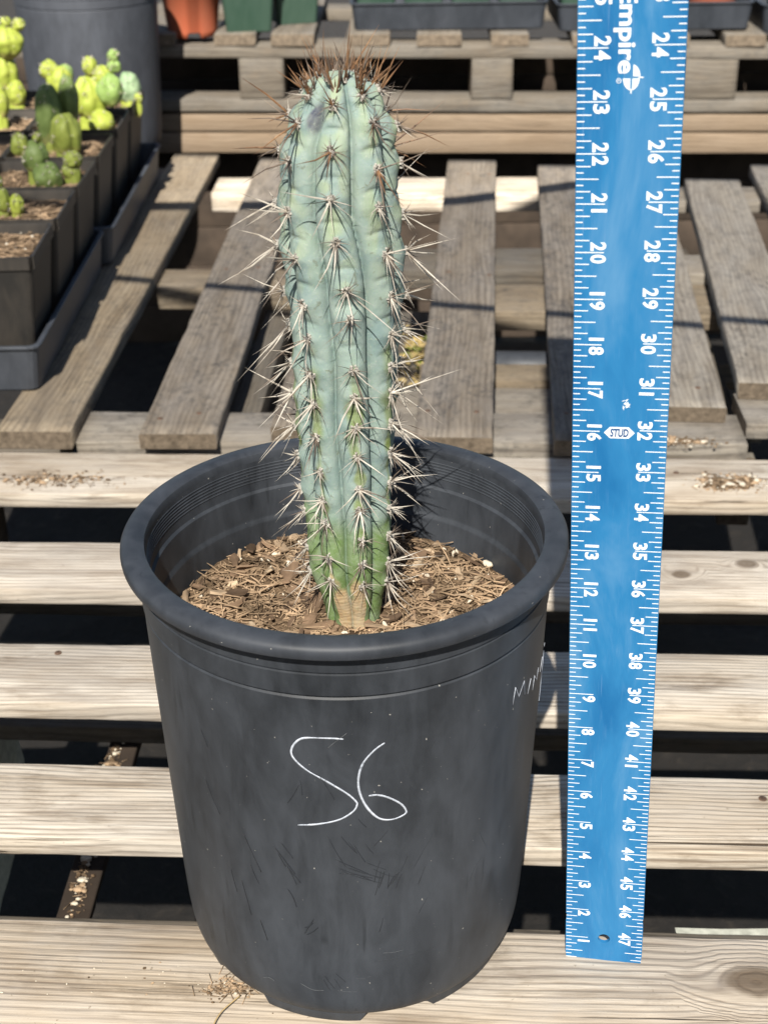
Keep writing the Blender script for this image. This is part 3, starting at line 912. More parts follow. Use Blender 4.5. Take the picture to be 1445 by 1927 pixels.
cactus = thing('columnar_cactus', 'tall blue green ribbed cactus with long grey spines in the black pot', 'cactus', (0.13, CY, 9.2))
CB = (0.13, CY, 9.2)
NZ, NT = 330, 224
zs_ = np.concatenate([np.linspace(9.0, 21.9, NZ - 46), 21.9 + (CT[0][0] - 21.9) * np.sin(np.linspace(0.03, 1, 46) * math.pi / 2)])
v, f, colr = [], [], []
def lerp(a, b, t): return tuple(x + (y - x) * t for x, y in zip(a, b))
def sst(a, b, x):
    t = min(max((x - a) / (b - a), 0), 1)
    return t * t * (3 - 2 * t)
BLUE, PALE, YEL = (0.178, 0.250, 0.240), (0.225, 0.298, 0.262), (0.30, 0.355, 0.195)
OLIVE, GREEN, CORK, DARK = (0.145, 0.185, 0.045), (0.13, 0.20, 0.068), (0.55, 0.41, 0.235), (0.05, 0.055, 0.085)
for z in zs_:
    for j in range(NT):
        th = 2 * math.pi * j / NT
        r = cactus_r(th, z)
        x, y = r * math.sin(th), -r * math.cos(th)
        v.append((c_cx(z) + x - CB[0], y, z - CB[2]))
        k, u = rib_of(th, z)
        au = abs(u)
        n1 = noise.noise(Vector((x * 1.2, y * 1.2, z * 0.9)))
        n2 = noise.noise(Vector((x * 3.3, y * 3.3, z * 2.6 + 7)))
        c = lerp(BLUE, PALE, min(max(0.5 + 1.1 * n1, 0), 1))
        yl = sst(0.05, 0.5, n2 + 0.25) * (1 - au * 0.9) * sst(17.2, 20.0, z)
        c = lerp(c, YEL, 0.75 * yl)
        # rubbed bloom along the crests: green tongues
        tongue = sst(0.65, 0.15, au + 0.35 * n2 + abs(z - 15.4) * 0.26)
        if k in (0, 1, 7, 6, 2): c = lerp(c, OLIVE, 0.85 * tongue)
        spot = sst(0.42, 0.1, au + 0.4 * n2 + abs(((z * 1.35) % 1.0) - 0.5) * 0.6) * sst(15.2, 14.6, z)
        c = lerp(c, OLIVE, 0.9 * spot)
        c = lerp(c, GREEN, sst(13.4, 11.6, z + 1.2 * n1))
        cork_ = lerp(CORK, (0.33, 0.22, 0.115), 0.5 + 0.5 * math.sin(z * 62 + 6 * n2 + 3 * n1))
        c = lerp(c, cork_, sst(10.35, 10.0, z + 0.8 * n2 - (0.55 if k == 0 and u < 0.2 or k == 7 and u > -0.1 else -0.9)))
        sc_ = math.exp(-(((math.degrees(th) + 180) % 360 - 180 + 34) / 11) ** 2 - ((z - 21.95) / 0.30) ** 2)
        if sc_ > 0.02: c = lerp(c, DARK, min(1, 1.25 * sst(0.15, 0.75, sc_ + 0.45 * n2)))
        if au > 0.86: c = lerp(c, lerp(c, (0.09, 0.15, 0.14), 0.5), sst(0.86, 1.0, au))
        colr.append((*c, 1.0))
for i in range(NZ - 1):
    for j in range(NT):
        a, b = i * NT + j, i * NT + (j + 1) % NT
        f.append((a, b, b + NT, a + NT))
f.append(tuple((NZ - 1) * NT + j for j in range(NT)))

def cactus_mat():
    m, nt, b = new_mat('cactus_skin')
    L = nt.links
    at = N(nt, 'ShaderNodeVertexColor')
    at.layer_name = 'bloom'
    tc = N(nt, 'ShaderNodeTexCoord')
    n = noise_tex(nt, tc.outputs['Object'], 70, 8, 0.72, 0.9)
    n2 = noise_tex(nt, tc.outputs['Object'], 520, 3, 0.6, 0.2)
    n3 = noise_tex(nt, tc.outputs['Object'], 170, 4, 0.7, 0.8)
    c = mixc(nt, ramp(nt, n, [(0.40, 0.0), (0.62, 0.75)]), at.outputs['Color'], mixc(nt, 0.38, at.outputs['Color'], (0.40, 0.44, 0.38)))
    c = mixc(nt, ramp(nt, n2, [(0.60, 0.0), (0.72, 0.4)]), c, (0.40, 0.45, 0.33))
    c = mixc(nt, ramp(nt, n3, [(0.60, 0.0), (0.68, 0.6)]), c, (0.12, 0.13, 0.085))
    L.new(c, b.inputs['Base Color'])
    b.inputs['Roughness'].default_value = 0.72
    b.inputs['Specular IOR Level'].default_value = 0.18
    b.inputs['Subsurface Weight'].default_value = 0.06
    b.inputs['Subsurface Radius'].default_value = (0.4, 0.8, 0.2)
    b.inputs['Subsurface Scale'].default_value = 0.002
    bump(nt, b, mathn(nt, 'ADD', mathn(nt, 'ADD', n, mathn(nt, 'MULTIPLY', n3, 0.6)), mathn(nt, 'MULTIPLY', n2, 0.3)), 0.45, 0.0009)
    return m
M['cactus'] = cactus_mat()
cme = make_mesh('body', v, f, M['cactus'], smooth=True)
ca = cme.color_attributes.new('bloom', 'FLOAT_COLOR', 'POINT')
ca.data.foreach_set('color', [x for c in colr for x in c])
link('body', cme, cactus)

def spine_mat(name, base, tip, var):
    m, nt, b = new_mat(name)
    tc = N(nt, 'ShaderNodeTexCoord')
    n = noise_tex(nt, tc.outputs['Object'], 70, 3, 0.6)
    nt.links.new(ramp(nt, n, [(0.34, tip), (0.52, base), (0.75, var)]), b.inputs['Base Color'])
    b.inputs['Roughness'].default_value = 0.55
    b.inputs['Specular IOR Level'].default_value = 0.35
    return m
M['spine'] = spine_mat('grey_spines', (0.48, 0.435, 0.37), (0.20, 0.16, 0.125), (0.64, 0.59, 0.51))
M['spine_dark'] = spine_mat('dark_spines', (0.17, 0.13, 0.10), (0.055, 0.04, 0.035), (0.30, 0.24, 0.19))
M['spine_brown'] = spine_mat('brown_spines', (0.20, 0.105, 0.052), (0.07, 0.038, 0.024), (0.38, 0.235, 0.13))
M['wool'] = flat('areole_wool', (0.40, 0.375, 0.335), 0.95, 0.3, 500, 0.1, 0.001)

def spine(mb, p, d, l, r, mi, bend=0.06):
    d = d.normalized()
    side = d.orthogonal().normalized()
    side = (Matrix.Rotation(crs.uniform(0, 6.28), 3, d) @ side) * (l * bend * crs.uniform(-1, 1))
    mb.cone([p - d * r, p + d * l * 0.45 + side, p + d * l + side * 0.4], [r, r * 0.72, 0], 5, mi)

def areole(k, z):
    ph = math.radians(c_phase(z) + k * 360 / NRIB)
    r = cactus_r(ph, z)
    nrm = Vector((math.sin(ph), -math.cos(ph), 0))
    # tilt the normal with the dome of the apex
    dr = (c_r(z + 0.08) - c_r(z - 0.08)) / 0.16
    nrm = (nrm + Vector((0, 0, max(-0.3, min(3.0, -dr))))).normalized()
    p = Vector((c_cx(z) + r * math.sin(ph) - CB[0], -r * math.cos(ph), z - CB[2]))
    t1 = nrm.cross(Vector((0, 0, 1))).normalized()
    t2 = t1.cross(nrm).normalized()              # upwards along the rib
    if t2.z < 0: t2 = -t2
    mb = MB()
    top = z > 21.9
    young = z > 20.6
    # wool pad
    nw = 26
    for i in range(nw):
        a = crs.uniform(0, 6.28)
        q = p + (t1 * math.cos(a) * 0.10 + t2 * math.sin(a) * 0.12) * crs.random()
        dd = (nrm + t1 * crs.gauss(0, 0.5) + t2 * crs.gauss(0, 0.5)).normalized()
        mb.cone([q - nrm * 0.02, q + dd * crs.uniform(0.02, 0.075)], [0.032, 0.014], 4, 2, tip=False)
    # radial spines
    ks = crs.uniform(0.65, 1.3)
    nr = crs.randint(8, 15)
    a0 = crs.uniform(0, 6.28)
    for i in range(nr):
        a = a0 + i * 2 * math.pi / nr + crs.gauss(0, 0.12)
        lift = crs.uniform(0.35, 0.75)
        d = t1 * math.cos(a) + t2 * math.sin(a) + nrm * lift
        l = ks * crs.uniform(0.22, 0.6) * (0.85 if math.sin(a) > 0 else 1.2)
        mi = 1 if crs.random() < (0.45 if not young else 0.75) else 0
        spine(mb, p, d, l, crs.uniform(0.0085, 0.0145), mi, 0.1)
    # central spines
    if z < 21.9:
        nc = crs.choice((2, 3, 3, 4, 5, 6)) if z > 13 else crs.choice((2, 3, 3, 4, 5))
        for i in range(nc):
            d = nrm * crs.uniform(0.6, 1.0) + t2 * crs.choice((-1, -1, -0.6, 0.5)) * crs.uniform(0.35, 0.95) + t1 * crs.gauss(0, 0.6)
            l = (0.5 + 0.5 * ks) * crs.uniform(0.5, 1.6) * (1.0 if z > 15.5 else 0.72) * (1.3 if crs.random() < 0.2 else 1)
            mi = 0 if (z < 20.9 and crs.random() < 0.88) else (3 if (z > 20.6 and crs.random() < 0.45) else 1)
            spine(mb, p, d, l, crs.uniform(0.013, 0.027), mi, 0.09)
    else:
        for i in range(crs.randint(3, 5)):
            d = nrm * 0.7 + Vector((0, 0, 1)) * crs.uniform(0.1, 1.0) + t1 * crs.gauss(0, 0.45)
            spine(mb, p, d, crs.uniform(0.4, 1.05), crs.uniform(0.013, 0.026), 3, 0.05)
    mb.obj('spine_cluster', [M['spine'], M['spine_dark'], M['wool'], M['spine_brown']], cactus)
for k in range(NRIB):
    for z in ribs[k]:
        if z < 9.8: continue
        areole(k, min(z, 22.35))
# crown of young brown spines round the growing tip
for k in range(NRIB):
    for (z, n, spread) in ((22.45, 6, 0.6), (22.62, 6, 0.4)):
        ph = math.radians(c_phase(22.6) + (k + (0.5 if z > 22.5 else 0.0)) * 360 / NRIB)
        r = c_r(z) * 0.9
        p = Vector((c_cx(z) + r * math.sin(ph) - CB[0], -r * math.cos(ph), z - CB[2] - 0.02))
        out = Vector((math.sin(ph), -math.cos(ph), 0))
        mb = MB()
        for i in range(8):
            a = crs.uniform(0, 6.28)
            q = p + Vector((math.cos(a), math.sin(a), 0)) * 0.07 * crs.random()
            mb.cone([q, q + Vector((crs.gauss(0, .03), crs.gauss(0, .03), crs.uniform(0.05, 0.11)))], [0.03, 0.015], 4, 1, tip=False)
        for i in range(n + 2):
            d = Vector((0, 0, 1)) + out * crs.uniform(-0.2, 1.3) * spread * 1.5 + Vector((crs.gauss(0, 0.22), crs.gauss(0, 0.22), 0))
            spine(mb, p + Vector((crs.gauss(0, 0.04), crs.gauss(0, 0.04), 0)), d, crs.choice((0.3, 0.45, 0.6, 0.8, 1.1)) * crs.uniform(0.7, 1.15), crs.uniform(0.010, 0.024), 0 if crs.random() < 0.75 else 2, 0.07)
        mb.obj('crown_spine_cluster', [M['spine_brown'], M['wool'], M['spine_dark']], cactus)

# ------------------------------------------------------------------ the blue ruler
R_BASE = Vector((6.61878686, -2.14193473, 0.0))
R_AX = Vector((-0.04014021, -0.03879731, 0.99844055))
R_W = Vector((0.98350886, -0.17789262, 0.03262738))
OL, OR_ = -0.2025, -0.1587
RLEN = 47.85
def ruler_mats():
    m, nt, b = new_mat('blue_ruler_paint')
    tc = N(nt, 'ShaderNodeTexCoord')
    v_ = tc.outputs['Object']
    n = noise_tex(nt, mapping(nt, v_, (20, 20, 7)), 1.0, 5, 0.6, 0.5)
    n2 = noise_tex(nt, mapping(nt, v_, (500, 500, 60)), 1.0, 4, 0.6, 0.2)
    c = ramp(nt, n, [(0.32, (0.008, 0.115, 0.30)), (0.5, (0.024, 0.175, 0.385)), (0.68, (0.095, 0.255, 0.45))])
    mpn = N(nt, 'ShaderNodeMapping')
    mpn.inputs['Rotation'].default_value = (0, 0.5, 0)
    mpn.inputs['Scale'].default_value = (700, 700, 18)
    nt.links.new(v_, mpn.inputs['Vector'])
    sc = ramp(nt, noise_tex(nt, mpn.outputs[0], 1.0, 2, 0.5, 0.2), [(0.66, 0.0), (0.73, 0.6)])
    pt = ramp(nt, noise_tex(nt, v_, 14, 3, 0.5), [(0.48, 0.0), (0.62, 1.0)])
    c = mixc(nt, mathn(nt, 'MULTIPLY', sc, pt), c, (0.16, 0.28, 0.48))
    c = mixc(nt, ramp(nt, n2, [(0.55, 0.0), (0.8, 0.12)]), c, (0.2, 0.34, 0.55))
    nt.links.new(c, b.inputs['Base Color'])
    b.inputs['Roughness'].default_value = 0.42
    b.inputs['Specular IOR Level'].default_value = 0.4
    bump(nt, b, n2, 0.08, 0.0004)
    return m
M['ruler'] = ruler_mats()
M['ruler_white'] = flat('ruler_print', (0.80, 0.84, 0.86), 0.5, 0.08, 300)
M['ruler_ink'] = flat('ruler_dark_print', (0.015, 0.07, 0.2), 0.5, 0.1, 300)
ruler = thing('ruler', 'tall blue metal ruler with white inch marks standing beside the pot', 'ruler')
_rm = Matrix((R_W, R_AX.cross(R_W), R_AX)).transposed().to_4x4()
_rm.translation = R_BASE * S
ruler.matrix_world = _rm
# blade with a real hole near its foot
HZ, HR, TH = 0.80, 0.155, 0.10
v, f = [], []
NH = 32
outer = []
for i in range(NH):
    a = 2 * math.pi * (i + 0.5) / NH
    cx_, cz_ = math.cos(a), math.sin(a)
    m_ = max(abs(cx_) / 1.0, abs(cz_) / 0.8)
    outer.append((cx_ / m_, HZ + cz_ / m_))
for yy in (-TH / 2, TH / 2):
    for i in range(NH):
        a = 2 * math.pi * (i + 0.5) / NH
        v.append((HR * math.cos(a), yy, HZ + HR * math.sin(a)))
    for (x_, z_) in outer: v.append((x_, yy, z_))
for s, off in ((0, 0), (1, 2 * NH)):
    for i in range(NH):
        j = (i + 1) % NH
        q = (off + i, off + NH + i, off + NH + j, off + j)
        f.append(q if s == 0 else tuple(reversed(q)))
for i in range(NH):
    j = (i + 1) % NH
    f.append((i, j, 2 * NH + j, 2 * NH + i))
    f.append((NH + i, 3 * NH + i, 3 * NH + j, NH + j))
mbr = MB()
mbr.add(v, f)
e = 0.012
def strip(z0, z1):
    x = 1.0
    yv = TH / 2
    pr = [(-x, -yv + e), (-x + e, -yv), (x - e, -yv), (x, -yv + e), (x, yv), (-x, yv)]
    vv = [(a, b, z0) for a, b in pr] + [(a, b, z1) for a, b in pr]
    ff = [(i, (i + 1) % 6, 6 + (i + 1) % 6, 6 + i) for i in range(6)] + [tuple(reversed(range(6))), tuple(range(6, 12))]
    mbr.add(vv, ff)
strip(1.6, RLEN)
mbr.obj('blade', M['ruler'], ruler)

_glyph = {}
def glyph(txt, bold=0.022, shear=0.0):
    key = (txt, bold, shear)
    if key not in _glyph:
        cu = bpy.data.curves.new('glyph', 'FONT')
        cu.body = txt
        cu.size = 1.0
        cu.offset = bold
        cu.shear = shear
        cu.resolution_u = 4
        o = bpy.data.objects.new('glyph', cu)
        col.objects.link(o)
        dg = bpy.context.evaluated_depsgraph_get()
        me = bpy.data.meshes.new_from_object(o.evaluated_get(dg))
        vv = np.array([q.co[:] for q in me.vertices])
        ff = [tuple(p.vertices) for p in me.polygons]
        bpy.data.objects.remove(o)
        bpy.data.curves.remove(cu)
        bpy.data.meshes.remove(me)
        _glyph[key] = (vv, ff)
    return _glyph[key]
YF = -TH / 2 - 0.006
def put_digit(mb, ch, xb, zc, cap=0.31, width=0.185):
    """a digit turned on its side: reads downwards, its foot to the left"""
    vv, ff = glyph(ch, 0.03)
    x0, x1 = vv[:, 0].min(), vv[:, 0].max()
    y0, y1 = vv[:, 1].min(), vv[:, 1].max()
    w = cap * (x1 - x0) / (y1 - y0) if ch == '1' else width
    gx = (vv[:, 0] - (x0 + x1) / 2) / (x1 - x0) * w
    gy = (vv[:, 1] - y0) / (y1 - y0) * cap
    mb.add([(xb + b, YF, zc - a) for a, b in zip(gx, gy)], ff)
for side in (-1, 1):
    mb = MB()
    for q in range(0, 8 * 48 + 1):
        k = q / 8
        z = (k + OL) if side < 0 else (48 - k + OR_)
        if z < 0.03 or z > RLEN - 0.03: continue
        if z > 26.5: pass
        ln = 0.58 if q % 8 == 0 else 0.445 if q % 4 == 0 else 0.29 if q % 2 == 0 else 0.155
        hw = 0.0105
        xa, xb = (-0.985, -1 + ln) if side < 0 else (1 - ln, 0.985)
        mb.add([(xa, YF, z - hw), (xb, YF, z - hw), (xb, YF, z + hw), (xa, YF, z + hw)], [(0, 1, 2, 3)])
    mb.obj('scale_marks', M['ruler_white'], ruler)
    for k in range(1, 48):
        z = (k + OL) if side < 0 else (48 - k + OR_)
        if z > RLEN - 0.3 or z < 0.2: continue
        mb = MB()
        xb = -1 + 0.315 if side < 0 else 1 - 0.315 - 0.31
        s = str(k)
        if len(s) == 1:
            put_digit(mb, s, xb, z - 0.135)
        else:
            put_digit(mb, s[0], xb, z + 0.125)
            put_digit(mb, s[1], xb, z - 0.135)
        mb.obj('number', M['ruler_white'], ruler)
# maker's name, reading downwards
def put_text(mb, txt, xb, z_start, cap, length, bold=0.03, mi=0):
    vv, ff = glyph(txt, bold)
    x0, x1 = vv[:, 0].min(), vv[:, 0].max()
    ycap = 0.70
    gx = (vv[:, 0] - x0) / (x1 - x0) * length
    gy = vv[:, 1] / ycap * cap
    mb.add([(xb + b, YF, z_start - a) for a, b in zip(gx, gy)], ff, mi)
mb = MB()
put_text(mb, 'Empire', -0.225, 24.83, 0.31, 1.51, 0.026)
mb.obj('maker_name', M['ruler_white'], ruler)
mb = MB()
def sector(cx_, cz_, rx, rz, a0, a1, gap=0.02, n=10):
    pts = [(cx_ + math.copysign(gap, math.cos(math.radians((a0 + a1) / 2))), YF, cz_ + math.copysign(gap, math.sin(math.radians((a0 + a1) / 2))))]
    for i in range(n + 1):
        a = math.radians(a0 + (a1 - a0) * i / n)
        x_, z_ = rx * math.cos(a), rz * math.sin(a)
        sx_ = math.copysign(gap, math.cos(math.radians((a0 + a1) / 2)))
        sz_ = math.copysign(gap, math.sin(math.radians((a0 + a1) / 2)))
        if abs(x_) < gap: x_ = sx_
        if abs(z_) < gap: z_ = sz_
        pts.append((cx_ + x_, YF, cz_ + z_))
    mb.add(pts, [tuple(range(len(pts)))])
EX, EZ = 0.015, 23.25
sector(EX + 0.012, EZ, 0.155, 0.24, 0, 90)
sector(EX, EZ, 0.155, 0.24, 270, 360)
sector(EX, EZ, 0.155, 0.24, 180, 270)
for (x0, x1, z0, z1) in ((EX + 0.13, EX + 0.225, EZ - 0.012, EZ + 0.012), (EX - 0.012, EX + 0.012, EZ - 0.30, EZ - 0.21)):
    mb.add([(x0, YF, z0), (x1, YF, z0), (x1, YF, z1), (x0, YF, z1)], [(0, 1, 2, 3)])
# registered mark
n = 18
cx_, cz_ = -0.215, 23.19
vv = []
for rr in (0.048, 0.036):
    vv += [(cx_ + rr * math.cos(2 * math.pi * i / n), YF, cz_ + rr * math.sin(2 * math.pi * i / n)) for i in range(n)]
mb.add(vv, [(i, (i + 1) % n, n + (i + 1) % n, n + i) for i in range(n)])
gv_, gf_ = glyph('R', 0.02)
mb.add([(cx_ - 0.022 + b * 0.055, YF, cz_ + 0.02 - a * 0.055) for a, b in zip(gv_[:, 0], gv_[:, 1])], gf_)
mb.obj('maker_emblem', M['ruler_white'], ruler)
# stud badge at 16 inches
SZ = 16 + OL - 0.02
mb = MB()
mb.add([(-0.33, YF, SZ), (-0.20, YF, SZ - 0.135), (0.19, YF, SZ - 0.135), (0.32, YF, SZ), (0.19, YF, SZ + 0.135), (-0.20, YF, SZ + 0.135)], [tuple(range(6))])
badge = mb.obj('stud_badge', M['ruler_white'], ruler)
gv_, gf_ = glyph('STUD', 0.036, 0.12)
x0, x1 = gv_[:, 0].min(), gv_[:, 0].max()
mb = MB()
mb.add([(-0.20 + (a - x0) / (x1 - x0) * 0.39, YF - 0.005, SZ - 0.088 + b / 0.7 * 0.18) for a, b in zip(gv_[:, 0], gv_[:, 1])], gf_)
mb.obj('lettering', M['ruler_ink'], badge)
# scraped spot of bare metal
mb = MB()
rr_ = random.Random(3)
for i in range(26):
    a = rr_.gauss(0.0, 0.9)
    r = rr_.uniform(0.02, 0.12)
    cx_, cz_ = 0.09 + math.cos(a) * r * 0.8, 16.47 + math.sin(a) * r
    l, w_ = rr_.uniform(0.02, 0.06), rr_.uniform(0.006, 0.016)
    b_ = rr_.uniform(0, 3.14)
    ux, uz = math.cos(b_), math.sin(b_)
    mb.add([(cx_ - ux * l, YF, cz_ - uz * l), (cx_ + uz * w_, YF - 0.002, cz_ - ux * w_), (cx_ + ux * l, YF, cz_ + uz * l), (cx_ - uz * w_, YF - 0.001, cz_ + ux * w_)], [(0, 1, 2, 3)])
mb.obj('scrape', M['ruler_white'], ruler)

# ------------------------------------------------------------------ trays and square pots on the left
def shell_box(name, parent, lx, ly, h, taper, wall, mat, lip=0.0, liph=0.0, z0=0.0, loc=(0, 0, 0), corner=0.35):
    """open tapered box with rounded corners, its foot at z0; lx, ly measured at the top"""
    def ring(ax, ay, c, z):
        pts = []
        for (sx, sy, a0) in ((1, 1, 0), (-1, 1, 90), (-1, -1, 180), (1, -1, 270)):
            for a in (0, 30, 60, 90):
                an = math.radians(a0 + a)
                pts.append((sx * (ax - c) + c * math.cos(an), sy * (ay - c) + c * math.sin(an), z))
        return pts
    a, b = lx / 2, ly / 2
    rings = [ring(a - taper - 0.12, b - taper - 0.12, corner, z0), ring(a - taper, b - taper, corner, z0 + 0.1), ring(a, b, corner, z0 + h - liph)]
    if lip > 0:
        rings += [ring(a + lip, b + lip, corner + lip, z0 + h - liph + 0.02), ring(a + lip, b + lip, corner + lip, z0 + h - 0.03), ring(a + lip - 0.03, b + lip - 0.03, corner + lip, z0 + h)]
    else:
        rings += [ring(a, b, corner, z0 + h)]
    rings += [ring(a - wall, b - wall, corner, z0 + h), ring(a - wall - 0.02, b - wall - 0.02, corner, z0 + h - 0.15), ring(a - taper - wall, b - taper - wall, corner, z0 + 0.2), ring(0.3, 0.3, 0.2, z0 + 0.2)]
    v, f = [], []
    n = 16
    for r in rings: v += r
    for i in range(len(rings) - 1):
        for j in range(n):
            f.append((i * n + j, i * n + (j + 1) % n, (i + 1) * n + (j + 1) % n, (i + 1) * n + j))
    f.append(tuple(reversed(range(n))))
    return add(name, v, f, mat, parent, loc)

def tray(label, x, y, lx, ly, z, rz=0.0, h=2.4, group=None, mat='tray', inner=True):
    t = thing('plant_tray', label, 'tray', (x, y, z), (0, 0, rz), group)
    shell_box('tub', t, lx, ly, h, 0.22, 0.1, M[mat], 0.14, 0.14, corner=0.45)
    return t
tray('nearer black plastic tray of square cactus pots at the left', -21.2, 43.9, 11.6, 18.7, 0.95, -0.006, group='black trays of square pots')
tray('farther black plastic tray of square cactus pots at the left', -20.7, 63.75, 11.9, 20.2, 0.95, -0.012, group='black trays of square pots')

def square_pot(label, x, y, side, h, z, group, mat='sqpot', soil=True, rz=0.0, name='square_pot'):
    t = thing(name, label, 'plant pot', (x, y, z), (0, 0, rz), group)
    shell_box('wall', t, side, side, h, side * 0.11, 0.07, M[mat], 0.0, 0.0, corner=0.28)
    # collar round the top
    b = MB()
    o_, i_ = side / 2 + 0.045, side / 2 - 0.005
    for sx, sy in ((1, 0), (-1, 0), (0, 1), (0, -1)):
        if sx: b.box(min(sx * i_, sx * o_), max(sx * i_, sx * o_), -o_ + 0.2, o_ - 0.2, h - 0.62, h - 0.01)
        else: b.box(-o_ + 0.2, o_ - 0.2, min(sy * i_, sy * o_), max(sy * i_, sy * o_), h - 0.62, h - 0.01)
    b.obj('collar', M[mat], t)
    if soil:
        v, f = [], []
        n = 22
        a = side / 2 - 0.12
        for j in range(n + 1):
            for i in range(n + 1):
                xx, yy = (i / n * 2 - 1) * a, (j / n * 2 - 1) * a
                v.append((xx, yy, h - 0.55 + 0.12 * noise.noise(Vector((xx * 1.7 + x, yy * 1.7 + y, 0))) + 0.06 * noise.noise(Vector((xx * 6 + x, yy * 6 + y, 3)))))
        for j in range(n):
            for i in range(n):
                k = j * (n + 1) + i
                f.append((k, k + 1, k + n + 2, k + n + 1))
        add('soil', v, f, M['soil'], t, smooth=True)
        b = MB()
        for q in range(190):
            xx, yy = rs.uniform(-a, a), rs.uniform(-a, a)
            an = rs.uniform(0, 6.28)
            l = rs.uniform(0.2, 1.0)
            p = Vector((xx, yy, h - 0.5 + rs.uniform(0, 0.16)))
            d = Vector((math.cos(an), math.sin(an), rs.gauss(0, 0.15)))
            q2 = p + d * l
            if abs(q2.x) > a or abs(q2.y) > a: continue
            r = rs.uniform(0.02, 0.05)
            b.cone([p, (p + q2) / 2 + Vector((0, 0, 0.03)), q2], [r, r, r * 0.5], 4, 0, tip=False)
        for q in range(10):
            xx, yy = rs.uniform(-a, a), rs.uniform(-a, a)
            pv, pf = pebble_mesh(q + int(y), rs.uniform(0.03, 0.08))
            b.add([(p[0] + xx, p[1] + yy, p[2] + h - 0.45) for p in pv], pf, 1)
        tag(b.obj('fine_mulch', [M['fibre'], M['perlite']], t), kind='stuff')
    return t
ROWS = [38.35, 44.45, 50.55, 57.0, 63.6, 69.7]
SIDE = 5.55
ord_ = ['first', 'second', 'third', 'fourth', 'fifth', 'sixth']
for i, y in enumerate(ROWS):
    square_pot('black square pot in the right column of the trays, %s row counted from the camera' % ord_[i], -18.25 + 0.006 * (y - 38) , y, SIDE, 6.2, 1.18, 'black square cactus pots', rz=rs.uniform(-0.02, 0.02))
    square_pot('black square pot in the left column of the trays, %s row counted from the camera' % ord_[i], -23.95 + 0.006 * (y - 38), y, SIDE, 6.2, 1.18, 'black square cactus pots', rz=rs.uniform(-0.02, 0.02))

# small lumpy cacti
def small_mat(name, c1, c2, c3):
    m, nt, b = new_mat(name)
    tc = N(nt, 'ShaderNodeTexCoord')
    n = noise_tex(nt, tc.outputs['Object'], 45, 4, 0.6, 0.3)
    sp = N(nt, 'ShaderNodeSeparateXYZ')
    nt.links.new(tc.outputs['Generated'], sp.inputs[0])
    c = ramp(nt, n, [(0.32, c1), (0.68, c2)])
    c = mixc(nt, ramp(nt, mathn(nt, 'ADD', sp.outputs['Z'], mathn(nt, 'MULTIPLY', mathn(nt, 'SUBTRACT', n, 0.5), 0.5)), [(0.05, 0.8), (0.30, 0.0)]), c, c3)
    nt.links.new(c, b.inputs['Base Color'])
    b.inputs['Roughness'].default_value = 0.55
    b.inputs['Specular IOR Level'].default_value = 0.25
    bump(nt, b, n, 0.3, 0.002)
    return m
M['sc_yellow'] = small_mat('small_cactus_yellow', (0.18, 0.22, 0.028), (0.27, 0.305, 0.055), (0.34, 0.26, 0.12))
M['sc_green'] = small_mat('small_cactus_green', (0.13, 0.20, 0.045), (0.19, 0.27, 0.085), (0.26, 0.26, 0.10))
M['sc_blue'] = small_mat('small_cactus_blue', (0.15, 0.22, 0.12), (0.21, 0.28, 0.16), (0.26, 0.27, 0.15))
M['sc_dark'] = small_mat('small_cactus_dark', (0.075, 0.11, 0.03), (0.115, 0.155, 0.048), (0.30, 0.24, 0.10))
M['sc_olive'] = small_mat('small_cactus_olive', (0.13, 0.16, 0.028), (0.19, 0.22, 0.045), (0.32, 0.27, 0.10))

def blob(parent, x, y, z, rx, rz, mat, seed, lobes=0, name='stem', tilt=0.0, hair=False):
    v, f = [], []
    n, m = 36, 26
    for i in range(m + 1):
        ph = math.pi * i / m
        for j in range(n):
            t = 2 * math.pi * j / n
            sp, cp = math.sin(ph), math.cos(ph)
            d = Vector((sp * math.cos(t), sp * math.sin(t), cp))
            k = 1 + 0.15 * noise.noise(d * 1.4 + Vector((seed * 3.7, 0, 0))) + 0.07 * noise.noise(d * 3.2 + Vector((seed, 5, 0))) + 0.03 * noise.noise(d * 7 + Vector((seed, 9, 0)))
            if lobes:
                k *= 1 - 0.24 * (1 - abs(math.cos(lobes * 0.5 * t + seed))) ** 3 * sp
            v.append((d.x * rx * k, d.y * rx * k, d.z * rz * k * (1 if d.z > 0 else 1.0)))
    for i in range(m):
        for j in range(n):
            a, b = i * n + j, i * n + (j + 1) % n
            f.append((a, b, b + n, a + n))
    f = [tuple(reversed(q)) for q in f]
    return add(name, v, f, M[mat], parent, (x, y, z), (0, tilt, 0), smooth=True)
